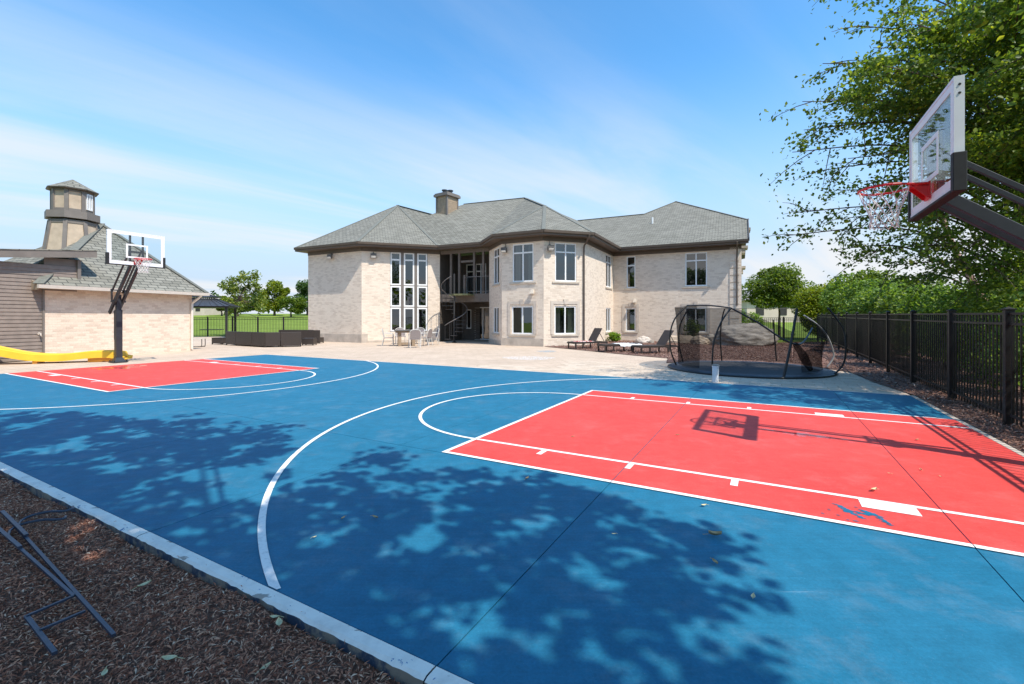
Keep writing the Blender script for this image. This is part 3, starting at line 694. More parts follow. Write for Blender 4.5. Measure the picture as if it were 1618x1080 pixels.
facade(C_, D_, [dict(px=(877, 377, 910.8, 440), zz=ZU[::-1], tr=.76), dict(px=(876.3, 482, 910, 528), zz=ZL[::-1], sur=1, cur=True)])
facade(D_, E_, [dict(px=(957.5, 398, 966, 438), zz=ZU[::-1], tr=.76), dict(px=(957.5, 485, 965, 525), zz=ZL[::-1])])
facade(E_, F_, [dict(px=(990, 400, 1004, 442), zz=ZU[::-1], tr=.70, c=1), dict(px=(1082.8, 393, 1117.3, 443), zz=ZU[::-1], tr=.76),
                dict(px=(988.7, 485, 1004.2, 525), zz=ZL[::-1], c=1, sur=1), dict(px=(1082.8, 485, 1116, 525), zz=ZL[::-1], sur=1, cur=True)])
nEF = (F_ - E_).normalized(); inEF = Vector((-nEF.y, nEF.x, 0)); G_ = F_ + inEF * 9
dJK = (K - J).normalized(); inJK = Vector((-dJK.y, dJK.x, 0)); H_ = J + inJK * 9
wall(F_, G_, -.1, ZT, [], M_BRICK, house); wall(H_, J, -.1, ZT, [], M_BRICK, house); wall(G_, H_, -.1, ZT, [], M_BRICK, house)
# concrete plinth and brick piers at the end of the right wing
def strip(A, B, z0, z1, k, mat, name):
    d = (B - A).normalized(); n = Vector((d.y, -d.x, 0)); q = MB(); q.hexa([A + n * k + UZ * z0, B + n * k + UZ * z0, B - n * .01 + UZ * z0, A - n * .01 + UZ * z0], [A + n * k + UZ * z1, B + n * k + UZ * z1, B - n * .01 + UZ * z1, A - n * .01 + UZ * z1]); return q.build(name, mat, house)
strip(J, K + dJK * .04, -.1, .50, .05, M_CONC, 'plinth'); strip(K, K + dK * .35, -.1, .52, .051, M_CONC, 'plinth'); strip(K + dK * .36, Mw, -.1, .12, .03, M_CONC, 'plinth')
strip(A_, B_, -.1, .22, .03, M_CONC, 'plinth'); strip(B_ - (C_ - B_).normalized() * .03, C_, -.1, .40, .05, M_CONC, 'plinth')
for k in range(13):
    z = .2 + k * .42; strip(F_ - nEF * .62, F_ - nEF * .10, z, z + .34, .035, M_BRICK, 'quoin')

# ---- recessed porch with balcony
dMA = (A_ - Mw).normalized(); inMA = Vector((-dMA.y, dMA.x, 0)); PB0, PB1 = Mw + inMA * 2.6, A_ + inMA * 2.6
def porch(z0, z1, wins, parent):
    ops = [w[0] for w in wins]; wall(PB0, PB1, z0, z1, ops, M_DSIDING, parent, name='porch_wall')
Lp = (PB1 - PB0).length
pu = lambda u: wp_(PB0, PB1, u, 0)[0]
low = [((pu(707.5), pu(724), .75, 2.05), 1, None, False), ((pu(736.5), pu(744.5), .75, 2.05), 1, None, False), ((pu(749.5), min(Lp - .04, pu(776)), .02, 2.2), 2, None, True)]
upp = [((pu(706.5), pu(711), 3.3, 5.3), 1, 4.75, False), ((pu(715), pu(723.5), 3.02, 5.2), 1, 4.75, False), ((pu(736.5), pu(749), 3.02, 5.1), 1, 4.6, True), ((pu(751), min(Lp - .04, pu(768)), 3.02, 5.1), 2, 4.6, True)]
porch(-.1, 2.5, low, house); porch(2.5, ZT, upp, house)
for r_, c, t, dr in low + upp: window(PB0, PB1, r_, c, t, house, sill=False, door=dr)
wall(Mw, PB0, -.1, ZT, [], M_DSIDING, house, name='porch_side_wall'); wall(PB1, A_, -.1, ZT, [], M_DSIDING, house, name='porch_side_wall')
q = MB()
for k in range(16):                          # lapped boards on the porch walls
    z = .12 + k * .15
    q.beam(PB0 + UZ * z - inMA * .012 + dMA * .02, PB0 + UZ * z - inMA * .012 + dMA * .24, .014, .13); q.beam(PB0 + UZ * z - inMA * .012 + dMA * 1.02, PB0 + UZ * z - inMA * .012 + dMA * 1.43, .014, .13)
    q.beam(Mw + UZ * z + dMA * .012 + inMA * .05, PB0 + UZ * z + dMA * .012, .014, .13)
tag(q.build('lap_boards', M_DSIDING, house), kind='stuff')
q = MB(); q.hexa([Mw + UZ * 2.45 + dMA * .02, A_ + UZ * 2.45 - dMA * .02, PB1 + UZ * 2.45 - dMA * .02, PB0 + UZ * 2.45 + dMA * .02], [Mw + UZ * 2.95 + dMA * .02, A_ + UZ * 2.95 - dMA * .02, PB1 + UZ * 2.95 - dMA * .02, PB0 + UZ * 2.95 + dMA * .02]); q.build('balcony_floor', M_POST, house)
q = MB(); o0 = Mw + dMA * 1.25 - inMA * .02; q.box(o0 + dMA * .55 - inMA * .35 + UZ * 2.88, 1.3, .7, .10, x=dMA); q.build('landing_deck', M_DECK, house)
def atu(u): return wp_(Mw, A_, u, 0)[0]
for u in (711.5, 724.5, 748, 762.5):
    q = MB(); q.beam(Mw + dMA * atu(u) + inMA * .12 + UZ * 2.951, Mw + dMA * atu(u) + inMA * .12 + UZ * ZT, .13, .13, up=dMA); q.build('porch_post', M_POST, house)
q = MB(); q.beam(Mw + inMA * .12 + UZ * 5.58 + dMA * .01, A_ + inMA * .12 + UZ * 5.58 - dMA * .01, .14, .22); q.build('porch_beam', M_POST, house)
q = MB(); q.beam(Mw + dMA * atu(727) + inMA * .12 + UZ * 4.95, Mw + dMA * (atu(748) - .07) + inMA * .12 + UZ * 4.95, .1, .12); q.build('porch_transom', M_POST, house)
rail = MB(); x0, x1 = atu(735), atu(772)
for z in (3.08, 3.98): rail.beam(Mw + dMA * x0 + UZ * z + inMA * .02, Mw + dMA * x1 + UZ * z + inMA * .02, .05, .04)
rail.build('balcony_rail', M_RAILM, house)
n = int((x1 - x0) / .11)
for i in range(n + 1):
    q = MB(); p = Mw + dMA * (x0 + (x1 - x0) * i / n) + inMA * .02; q.beam(p + UZ * 3.1, p + UZ * 3.96, .018, .018, up=dMA); q.build('baluster', M_BLACK, house)
q = MB(); q.beam(Mw + dMA * atu(734.5) + UZ * 2.95, Mw + dMA * atu(734.5) + UZ * 4.1, .14, .14, up=dMA); q.build('newel_post', M_POST, house)

# ---- eaves
OV = .55
def offs(pl, k):
    out = []
    for i, p in enumerate(pl):
        ns_ = []
        if i > 0: d = (p - pl[i - 1]).normalized(); ns_.append(Vector((d.y, -d.x, 0)))
        if i < len(pl) - 1: d = (pl[i + 1] - p).normalized(); ns_.append(Vector((d.y, -d.x, 0)))
        if len(ns_) == 1: out.append(p + ns_[0] * k)
        else: m = (ns_[0] + ns_[1]).normalized(); out.append(p + m * (k / max(.35, m.dot(ns_[0]))))
    return out
WL = [H_, J, K, Mw, A_, B_, C_, D_, E_, F_]
EO = offs(WL, OV); EO[-1] = EO[-1] + nEF * .35
ZE = 5.95
for i in range(len(WL) - 1):
    a, b_, c, d = WL[i], WL[i + 1], EO[i + 1], EO[i]
    q = MB(); q.poly(a + UZ * ZT, d + UZ * (ZT + .03), c + UZ * (ZT + .03), b_ + UZ * ZT); q.build('soffit', M_BROWN if i else M_SOFFIT, house)
    q = MB(); dd = (c - d).normalized(); nn_ = Vector((dd.y, -dd.x, 0))
    q.hexa([d + UZ * (ZT + .01) + nn_ * .0, c + UZ * (ZT + .01), c + UZ * (ZT + .01) - nn_ * .03, d + UZ * (ZT + .01) - nn_ * .03], [d + UZ * (ZE - .02), c + UZ * (ZE - .02), c + UZ * (ZE - .02) - nn_ * .03, d + UZ * (ZE - .02) - nn_ * .03]); q.build('fascia', M_BROWN, house)
    q = MB(); q.hexa([d + UZ * (ZE - .13) + nn_ * .08, c + UZ * (ZE - .13) + nn_ * .08, c + UZ * (ZE - .13), d + UZ * (ZE - .13)], [d + UZ * (ZE - .005) + nn_ * .10, c + UZ * (ZE - .005) + nn_ * .10, c + UZ * (ZE - .005), d + UZ * (ZE - .005)]); q.build('gutter', M_BROWN, house)
    q = MB(); k = .035; d2 = (b_ - a).normalized(); n2_ = Vector((d2.y, -d2.x, 0))
    if i not in (3,): q.hexa([a + UZ * (ZT - .22) + n2_ * k, b_ + UZ * (ZT - .22) + n2_ * k, b_ + UZ * (ZT - .22), a + UZ * (ZT - .22)], [a + UZ * (ZT - .004) + n2_ * k, b_ + UZ * (ZT - .004) + n2_ * k, b_ + UZ * (ZT - .004), a + UZ * (ZT - .004)]); q.build('frieze_board', M_BROWN, house)
# ---- roof faces
EZ = [p + UZ * ZE for p in EO]
Hr, Jr, Kr, Mr, Ar, Br, Cr_, Dr, Er, Fr = EZ
def slope_plane(a, b_, m):
    d = (b_ - a).normalized(); inn = Vector((-d.y, d.x, 0)); return a, Vector((-inn.x * m, -inn.y * m, 1)).normalized()
p, n_ = slope_plane(Kr, Mr, .5); P1 = onplane(628.5, 324, p, n_)
p, n_ = slope_plane(Cr_, Dr, .5); P2 = onplane(861, 325, p, n_)
RA = W(830, 312.4, 33.2); RL_ = W(733, 322.5, 35.0); VT = W(682, 338, 32.6)
p, n_ = slope_plane(Er, Fr, .5); rw = [onplane(u, v, p, n_) for u, v in ((1181.5, 346.5), (1068, 318), (1017, 338.2), (913, 348.3), (940, 366))]
roof = MB()
def face(*pts): roof.poly(*pts)
face(Jr, Kr, P1); face(Kr, Mr, P1); face(Mr, VT, P1); face(Mr, Ar, P2, RA, RL_, VT); face(Ar, Br, P2); face(Br, Cr_, P2); face(Cr_, Dr, P2)
face(Dr, Er, rw[3], P2 + Vector((.4, 1.2, .1))); face(Er, Fr, rw[0], rw[1], rw[2], rw[3])
bk = lambda p, k=9: Vector((p.x + inEF.x * k, p.y + inEF.y * k, ZE))
face(P1, Hr, Jr); face(RA, bk(RA), bk(RL_), RL_); face(P1, VT, RL_, bk(RL_), Hr); face(rw[1], bk(rw[1], 7), bk(rw[2], 8), rw[2]); face(rw[0], bk(rw[0], 6), bk(rw[1], 7), rw[1]); face(RA, P2, P2 + Vector((.4, 1.2, .1)), rw[3], bk(rw[3]), bk(RA)); face(rw[3], rw[2], bk(rw[2], 8), bk(rw[3]))
ro = roof.build('roof', M_SHINGLE, house)
M_CAP = plain('ridge_shingle', (.155, .157, .135), .9, .2, 12, bump=.4, bscale=40)
for a, b_ in ((Kr, P1), (P1, Mr), (Jr, P1), (Cr_, P2), (Br, P2), (RL_, RA), (RA, P2), (P2, Dr), (rw[0], rw[1]), (rw[1], rw[2]), (rw[2], rw[3]), (P1, VT)):
    q = MB(); q.beam(a + UZ * .012, b_ + UZ * .012, .20, .03); q.build('ridge_cap', M_CAP, ro)
q = MB(); q.beam(Fr - UZ * .02 + nEF * .02, rw[0] - UZ * .02 + nEF * .02, .05, .2); q.build('rake_board', M_BROWN, house)
q = MB(); q.poly(Fr - UZ * .06, rw[0] - UZ * .06, rw[0] - UZ * .06 - nEF * .9, Fr - UZ * .06 - nEF * .9); q.build('rake_soffit', M_SOFFIT, house)
for k, (r0, z, w) in enumerate(((3.4, 7.1, .55), (5.0, 6.2, .45), (6.5, 5.0, .35))):     # stepped eaves of the far gable end
    q = MB(); q.box(F_ + inEF * r0 + nEF * (w / 2 + .02) + UZ * z, w, 1.2, .16, x=nEF); q.box(F_ + inEF * r0 + nEF * (w / 2 - .08) + UZ * (z - .25), w * .7, 1.1, .3, x=nEF); q.build('gable_bracket', M_STONE, house)
# roof vent and chimney
v0 = onplane(1031, 352.5, *slope_plane(Er, Fr, .5)); q = MB(); q.tube([v0 - UZ * .1, v0 + UZ * .42], .055, 10); q.build('roof_vent', M_WHITE, ro)
cc = W(705, 338, 32.3); cx, cy = cc.x, cc.y; chz = cc.z - 1.2; ctop = W(705, 309, 32.3).z
qd = Vector((math.cos(R(-35)), math.sin(R(-35)), 0)); qn = Vector((-qd.y, qd.x, 0)); c0 = V2(cx, cy + .5)
q = MB(); q.box(c0 + UZ * (chz + ctop) / 2, 1.0, 1.1, ctop - chz, x=qd); M_CHIM = plain('chimney_boards', (.33, .245, .165), .65, .14, 5); ch = q.build('chimney', M_CHIM, house)
for k in range(11):
    z = chz + 1.0 + k * .13
    if z > ctop - .15: break
    q = MB(); q.box(c0 + UZ * z, 1.03, 1.13, .11, x=qd); q.build('chimney_board', M_CHIM, ch)
q = MB()
for i in (-1, 1):
    for j in (-1, 1): q.box(c0 + qd * i * .49 + qn * j * .54 + UZ * (chz + ctop) / 2, .12, .12, ctop - chz - .02, x=qd)
q.build('corner_trim', M_TAUPE, ch)
q = MB(); q.box(c0 + UZ * (ctop + .06), 1.32, 1.42, .16, x=qd); q.box(c0 + UZ * (ctop + .18), 1.2, 1.3, .08, x=qd); q.build('chimney_cap', M_TAUPE, ch)
q = MB()
for e in (-.25, .3): q.lathe(c0 + qd * e + UZ * (ctop + .2), [(.15, 0), (.15, .18 + .12 * (e < 0)), (.21, .2 + .12 * (e < 0)), (.21, .27 + .12 * (e < 0)), (.1, .3 + .12 * (e < 0))], 12)
q.build('flue_cap', M_CHAR, ch)
# downspouts and wall fixtures
def spout(A, B, u, z0, name='downspout', mat=M_BROWN):
    d = (B - A).normalized(); n = Vector((d.y, -d.x, 0)); p = A + d * wp_(A, B, u, 0)[0] + n * .06
    q = MB(); q.tube([p + n * .62 + UZ * (ZE - .13), p + n * .55 + UZ * (ZE - .3), p + n * .04 + UZ * (ZT - .38), p + UZ * (ZT - .55), p + UZ * z0], .045, 8); q.build(name, mat, house)
spout(C_, D_, 922, .05); spout(E_, F_, 1164.5, 2.2)
M_LENS = plain('lamp_lens', (.75, .73, .68), .3, .03)
def flood(A, B, u, v):
    d = (B - A).normalized(); n = Vector((d.y, -d.x, 0)); x, z = wp_(A, B, u, v); p = A + d * x + UZ * z
    q = MB(); q.tube([p + n * .02 + UZ * (ZT - z - .02), p + n * .02 + UZ * .22], .012, 6); q.lathe(p + n * .02 + UZ * .18, [(.06, 0), (.06, .05)], 10, axis=n); q.tube([p + n * .05 + UZ * .18, p + n * .16 + UZ * .1], .02, 6)
    q.box(p + n * .2 + UZ * .02, .34, .14, .2, x=d, y=(n * .8 + UZ * .6)); fo = q.build('floodlight', M_FIXT, house)
    q = MB(); q.box(p + n * .255 - UZ * .055, .26, .02, .12, x=d, y=(n * .8 - UZ * .6), z=(n * .6 + UZ * .8)); q.build('lens', M_LENS, fo)
flood(J, K, 525, 406); flood(K, Mw, 590, 405); flood(B_, C_, 799, 396); flood(C_, D_, 868, 393)
def coach(A, B, u, v):
    d = (B - A).normalized(); n = Vector((d.y, -d.x, 0)); x, z = wp_(A, B, u, v); p = A + d * x + UZ * z
    q = MB(); q.box(p + n * .06, .16, .12, .14, x=d); q.hexa([p + n * .1 - d * .11 - UZ * .13, p + n * .3 - d * .11 - UZ * .13, p + n * .3 + d * .11 - UZ * .13, p + n * .1 + d * .11 - UZ * .13], [p + n * .02 - d * .08 + UZ * .1, p + n * .16 - d * .06 + UZ * .1, p + n * .16 + d * .06 + UZ * .1, p + n * .02 + d * .08 + UZ * .1]); q.build('wall_light', M_STONE, house)
coach(B_, C_, 842.5, 460); coach(E_, F_, 1003.5, 474.5)

# ================================================================== SPIRAL STAIR
sp0 = G(717.8, 540.6); sp0.y += .0
stair = empty('spiral_staircase', sp0, 'dark steel spiral staircase climbing to the house balcony', 'staircase')
q = MB(); q.tube([sp0, sp0 + UZ * 4.15], .05, 12); q.lathe(sp0, [(.16, 0), (.16, .02), (.06, .05)], 14); q.build('centre_pole', M_TREAD, stair)
NT, rad, rise = 13, .78, .222; A0 = R(-115)
tang = lambda k: A0 + R(30) * k
for k in range(NT):
    a = tang(k); z = .2 + rise * k; m = MB(); pts = []
    for e, r_ in ((-.09, .06), (-.26, rad), (0, rad + .01), (.26, rad), (.09, .06)): pts.append((sp0.x + r_ * math.cos(a + e), sp0.y + r_ * math.sin(a + e)))
    m.prism(pts, z, z + .035); m.build('tread', M_TREAD, stair)
hr = []
for k in range(NT * 4 + 1):
    a = tang(k / 4 - .4); hr.append(sp0 + Vector((rad * math.cos(a), rad * math.sin(a), .2 + rise * (k / 4 - .4) + .92)))
q = MB(); q.tube(hr, .025, 8); q.build('handrail', M_RAILM, stair)
for k in range(NT):
    for e in (-.2, .2):
        a = tang(k) + e; p = sp0 + Vector((rad * math.cos(a), rad * math.sin(a), .22 + rise * k)); q = MB(); q.tube([p, p + UZ * (.9 + rise * e / R(30))], .011, 6); q.build('baluster', M_TREAD, stair)

# ================================================================== BASKETBALL GOALS
def goal(base, f, D, zb, zr, label, lean=.75):
    f = Vector(f).normalized(); sd = UZ.cross(f); sd.z = 0
    t = empty('basketball_goal', base, label, 'basketball hoop', 'basketball goals at the court ends')
    P = lambda a, b, z: Vector((base[0], base[1], 0)) + f * a + sd * b + UZ * z
    q = MB(); w = .085
    q.hexa([P(-w, -w, .03), P(w, -w, .03), P(w, w, .03), P(-w, w, .03)], [P(-w, -w, 1.75), P(w, -w, 1.75), P(w, w, 1.75), P(-w, w, 1.75)])
    w2 = .065; q.hexa([P(-w2, -w2, 1.751), P(w2, -w2, 1.751), P(w2, w2, 1.751), P(-w2, w2, 1.751)], [P(-w2, -w2, 2.25), P(w2, -w2, 2.25), P(w2, w2, 2.25), P(-w2, w2, 2.25)]); po = q.build('pole', M_CHAR, t, bevel=.008)
    q = MB(); q.hexa([P(-.2, -.2, 0), P(.2, -.2, 0), P(.2, .2, 0), P(-.2, .2, 0)], [P(-.2, -.2, .03), P(.2, -.2, .03), P(.2, .2, .03), P(-.2, .2, .03)])
    q.hexa([P(-.15, -.15, .03), P(.15, -.15, .03), P(.15, .15, .03), P(-.15, .15, .03)], [P(-.088, -.088, .16), P(.088, -.088, .16), P(.088, .088, .16), P(-.088, .088, .16)]); bpz = q.build('base_plate', M_CHAR, t)
    for i in (-1, 1):
        for j in (-1, 1): q = MB(); q.lathe(P(.165 * i, .165 * j, .03), [(.022, 0), (.022, .03), (.012, .05)], 6); q.build('anchor_bolt', M_BLACK, bpz)
    q = MB(); q.box(P(-w - .02, 0, 1.2), .04, .16, .9, x=f); q.build('pole_pad', M_PADD, t, bevel=.01)
    zm = (zb + .32)                                         # middle of the linkage on the board
    slope_ = (zb + .05 - 2.0) / (D - .12)
    up = lambda a, z0: z0 + slope_ * a
    for b in (-.11, .11):
        q = MB(); q.beam(P(-.36, b, up(-.36, 2.0)), P(D - .10, b, up(D - .10, 2.0)), .06, .115); q.build('lower_arm', M_CHAR, t, bevel=.006)
        q = MB(); q.beam(P(-.10, b * 1.35, up(-.10, 2.42)), P(D - .10, b * 1.35, up(D - .10, 2.42)), .04, .05); q.build('upper_arm', M_CHAR, t, bevel=.004)
    q = MB(); q.tube([P(0, -.2, 2.02), P(0, .2, 2.02)], .03, 10); q.tube([P(-.02, -.2, 2.4), P(-.02, .2, 2.4)], .02, 10); q.beam(P(0, .17, 2.0), P(-.04, .17, 2.44), .02, .1, up=f); q.beam(P(0, -.17, 2.0), P(-.04, -.17, 2.44), .02, .1, up=f); q.build('pivot_bracket', M_CHAR, t)
    q = MB(); q.tube([P(-.3, 0, up(-.3, 2.0)), P(-.2, 0, 1.35), P(-.17, 0, .95)], .022, 8); q.tube([P(-.17, 0, .95), P(-.17, .12, .93), P(-.17, .12, .84)], .012, 6); q.build('crank', M_CHAR, t)
    # backboard
    bw, bh = .76, 1.04; zt = zb + bh
    q = MB()
    def fr(b0, b1, z0, z1, a0=D - .035, a1=D): q.hexa([P(a0, b0, z0), P(a0, b1, z0), P(a1, b1, z0), P(a1, b0, z0)][::-1], [P(a0, b0, z1), P(a0, b1, z1), P(a1, b1, z1), P(a1, b0, z1)][::-1])
    e = .03; a0 = D - .075
    fr(-bw, -bw + e, zb, zt, a0); fr(bw - e, bw, zb, zt, a0); fr(-bw + e, bw - e, zb, zb + e, a0); fr(-bw + e, bw - e, zt - e, zt, a0)
    bo = q.build('backboard', M_ALU, t)
    q = MB(); q.hexa([P(D - .022, -bw + e, zb + e), P(D - .01, -bw + e, zb + e), P(D - .01, bw - e, zb + e), P(D - .022, bw - e, zb + e)], [P(D - .022, -bw + e, zt - e), P(D - .01, -bw + e, zt - e), P(D - .01, bw - e, zt - e), P(D - .022, bw - e, zt - e)]); q.build('glass_panel', M_BOARD, bo)
    q = MB(); g1 = D - .008
    def pr(b0, b1, z0, z1): q.hexa([P(g1, b0, z0), P(g1 + .004, b0, z0), P(g1 + .004, b1, z0), P(g1, b1, z0)], [P(g1, b0, z1), P(g1 + .004, b0, z1), P(g1 + .004, b1, z1), P(g1, b1, z1)])
    lw = .075
    pr(-bw + e, -bw + e + lw, zb + e, zt - e); pr(bw - e - lw, bw - e, zb + e, zt - e); pr(-bw + e + lw, bw - e - lw, zb + e, zb + e + lw); pr(-bw + e + lw, bw - e - lw, zt - e - lw, zt - e); q.build('border_stripe', M_WHITE, bo)
    q = MB(); sw, s0, s1, lw = .29, zr + .04, zr + .48, .05
    pr(-sw, -sw + lw, s0, s1); pr(sw - lw, sw, s0, s1); pr(-sw + lw, sw - lw, s0, s0 + lw); pr(-sw + lw, sw - lw, s1 - lw, s1); q.build('target_square', M_WHITE, bo)
    q = MB()
    for b in (-.17, .17): q.beam(P(D - .055, b, zb + .01), P(D - .055, b, zt - .03), .05, .045, up=sd)
    q.beam(P(D - .055, -.17, zb + .42), P(D - .055, .17, zb + .42), .03, .05); q.beam(P(D - .055, -.17, zb + .1), P(D - .055, .17, zb + .1), .03, .08); q.build('mounting_frame', M_CHAR, bo)
    q = MB()
    for s in (-1, 1):
        b0, b1 = sorted((s * (bw + .022), s * (bw - .05))); fr(b0, b1, zb - .03, zb + .33, a0 - .012, D + .012)
    fr(-bw + .05, bw - .05, zb - .03, zb - .001, a0 - .012, D + .012); q.build('edge_pad', M_PADD, bo, bevel=.006)
    for k in (.08, .16):
        for s in (-1, 1): q = MB(); q.lathe(P(D - .04, s * bw, zt - k), [(.012, 0), (.008, .006)], 8, axis=sd * s); q.build('bolt', M_CHAR, bo)
    # rim, bracket, net
    rr = .228; rc = P(D + .15 + rr, 0, zr)
    q = MB(); q.tube([rc + f * rr * math.cos(a) + sd * rr * math.sin(a) for a in np.linspace(0, 2 * math.pi, 41)[:-1]], .0125, 8, closed=True)
    q.tube([P(D + .012, -.09, zr), rc + f * -rr * .75 + sd * -rr * .66], .011, 6); q.tube([P(D + .012, .09, zr), rc + f * -rr * .75 + sd * rr * .66], .011, 6)
    q.hexa([P(D + .004, -.09, zr - .16), P(D + .02, -.09, zr - .16), P(D + .02, .09, zr - .16), P(D + .004, .09, zr - .16)], [P(D + .004, -.09, zr + .02), P(D + .02, -.09, zr + .02), P(D + .02, .09, zr + .02), P(D + .004, .09, zr + .02)])
    for b in (-.085, .075): q.hexa([P(D + .02, b, zr - .15), P(D + .03, b, zr - .15), P(D + .03, b + .01, zr - .15), P(D + .02, b + .01, zr - .15)], [P(D + .02, b, zr - .012), P(D + .16, b, zr - .012), P(D + .16, b + .01, zr - .012), P(D + .02, b + .01, zr - .012)])
    q.hexa([P(D + .02, -.085, zr - .03), P(D + .17, -.085, zr - .012), P(D + .17, .085, zr - .012), P(D + .02, .085, zr - .03)], [P(D + .02, -.085, zr + .006), P(D + .17, -.085, zr + .006), P(D + .17, .085, zr + .006), P(D + .02, .085, zr + .006)])
    rim = q.build('rim', M_RIM, t, smooth=False)
    q = MB(); n = 12; lev = [(0, rr - .005, -.012), (1, .20, -.10), (2, .165, -.18), (3, .135, -.255), (4, .120, -.32), (5, .125, -.385), (6, .13, -.43)]
    rj = random.Random(3)
    pt = lambda k, i: rc + UZ * lev[i][2] + (f * math.cos(2 * math.pi * k / (2 * n)) + sd * math.sin(2 * math.pi * k / (2 * n))) * (lev[i][1] + rj.uniform(-.006, .006))
    for k in range(n):
        for sg in (1, -1):
            q.tube([pt(2 * k + sg * i, i) for i in range(len(lev))], .0042, 4)
    q.build('net', M_ROPE, t)
    return t
goal(ST(5.68, 0), -AX, 5.68 - 4.61, 2.68, 2.907, 'near basketball goal with clear backboard, red rim and white net, at the right fence')
goal(ST(-15.77, .43), AX, 1.33, 3.15, 3.33, 'far basketball goal on black pole in front of the brick shed wall')

# ================================================================== SHED WITH LOOKOUT CUPOLA
wv = Vector((.358, .934, 0)).normalized(); wn = Vector((wv.y, -wv.x, 0)); P0 = V2(-16.5, 16.1)
SW = lambda w, n, z: P0 + wv * w + wn * n + UZ * z
Lw = 5.15
shed = empty('shed', P0, 'brick and taupe-sided shed with hipped shingle roof and small lookout cupola', 'shed')
M_W = wall(SW(0, 0, 0), SW(Lw, 0, 0), -.1, 2.62, [], M_SHEDBRICK, shed, name='brick_wall')
wall(SW(Lw, 0, 0), SW(Lw, -7, 0), -.1, 2.62, [], M_SHEDBRICK, shed, name='end_wall'); wall(SW(-7, 0, 0), SW(0, 0, 0), -.1, 3.35, [], M_TAUPE, shed, name='siding_backing')
for k in range(26):                          # individual lap boards
    z = .02 + k * .128
    z1 = z + .135
    if z1 > 3.42: break
    w1 = -.03 if z1 < 2.55 else .92
    q = MB(); q.hexa([SW(-3.2, .012, z), SW(-3.2, .034, z), SW(w1, .034, z), SW(w1, .012, z)][::-1], [SW(-3.2, .004, z1), SW(-3.2, .013, z1), SW(w1, .013, z1), SW(w1, .004, z1)][::-1]); q.build('siding_board', M_SIDING, shed)
wall(SW(0, -.004, 0), SW(1.0, -.004, 0), 2.62, 3.62, [], M_TAUPE, shed, name='upper_wall')
q = MB(); q.beam(SW(-.03, .03, -.05), SW(-.03, .03, 2.5), .05, .06, up=wv); q.build('corner_trim', M_TAUPE, shed)
q = MB(); q.beam(SW(.96, .04, 2.75), SW(.96, .04, 3.62), .12, .10, up=wv); q.build('end_trim', M_TAUPE, shed)
za = lambda w: 3.74 + (w + 1.1) * .12
q = MB()
q.hexa([SW(-4, .34, za(-4) - .28), SW(1.38, .34, za(1.38) - .28), SW(1.38, .30, za(1.38) - .28), SW(-4, .30, za(-4) - .28)], [SW(-4, .34, za(-4) - .02), SW(1.38, .34, za(1.38) - .02), SW(1.38, .30, za(1.38) - .02), SW(-4, .30, za(-4) - .02)]); q.build('fascia_board', M_TAUPE, shed)
q = MB(); q.hexa([SW(-4, .36, za(-4) - .03), SW(1.4, .36, za(1.4) - .03), SW(1.4, -2.6, za(1.4) - .13), SW(-4, -2.6, za(-4) - .13)], [SW(-4, .36, za(-4)), SW(1.4, .36, za(1.4)), SW(1.4, -2.6, za(1.4) - .1), SW(-4, -2.6, za(-4) - .1)]); q.build('porch_roof', M_SHINGLE2, shed)
Tt = Vector((-18.44, 20.5, 5.7)); Nn = SW(-.33, .42, 2.64); Fn = SW(Lw + .42, .42, 2.64); Ln = SW(-.33, -7.3, 2.64); Bn = SW(Lw + .42, -7.3, 2.64)
q = MB(); q.poly(Nn, Fn, Tt); q.poly(Fn, Bn, Tt); q.poly(Ln, Nn, Tt); q.poly(Bn, Ln, Tt); sro = q.build('roof', M_SHINGLE2, shed)
for p in (Nn, Fn): q = MB(); q.beam(p + UZ * .015, Tt + UZ * .015, .28, .03); q.build('ridge_cap', M_CAP, sro)
M_GUT = plain('gutter_cream', (.66, .60, .53), .45, .06)
q = MB(); q.hexa([SW(-.36, .42, 2.50), SW(-.36, .52, 2.50), SW(Lw + .46, .52, 2.50), SW(Lw + .46, .42, 2.50)][::-1], [SW(-.36, .42, 2.625), SW(-.36, .55, 2.625), SW(Lw + .46, .55, 2.625), SW(Lw + .46, .42, 2.625)][::-1]); q.build('gutter', M_GUT, shed)
q = MB(); q.poly(SW(-.33, .0, 2.50), SW(-.33, .42, 2.50), SW(Lw + .42, .42, 2.50), SW(Lw + .42, .0, 2.50)); q.hexa([SW(-.345, 0, 2.45), SW(-.345, .42, 2.45), SW(-.31, .42, 2.45), SW(-.31, 0, 2.45)][::-1], [SW(-.345, 0, 2.80), SW(-.345, .42, 2.63), SW(-.31, .42, 2.63), SW(-.31, 0, 2.80)][::-1]); q.build('soffit', M_SOFFIT, shed)
q = MB(); q.tube([SW(Lw + .1, .48, 2.5), SW(Lw + .06, .40, 2.4), SW(Lw - .04, .08, 2.15), SW(Lw - .04, .07, 1.9), SW(Lw - .04, .07, .05)], .052, 8); q.build('downspout', M_GUT, shed)
q = MB(); q.tube([SW(.0 - .14, .04, .92), SW(-.14, .12, .93), SW(-.14, .14, .85)], .022, 8); q.tube([SW(-.14, .0, .92), SW(-.14, .05, .92)], .05, 10); q.build('hose_tap', M_ROCKL, shed)
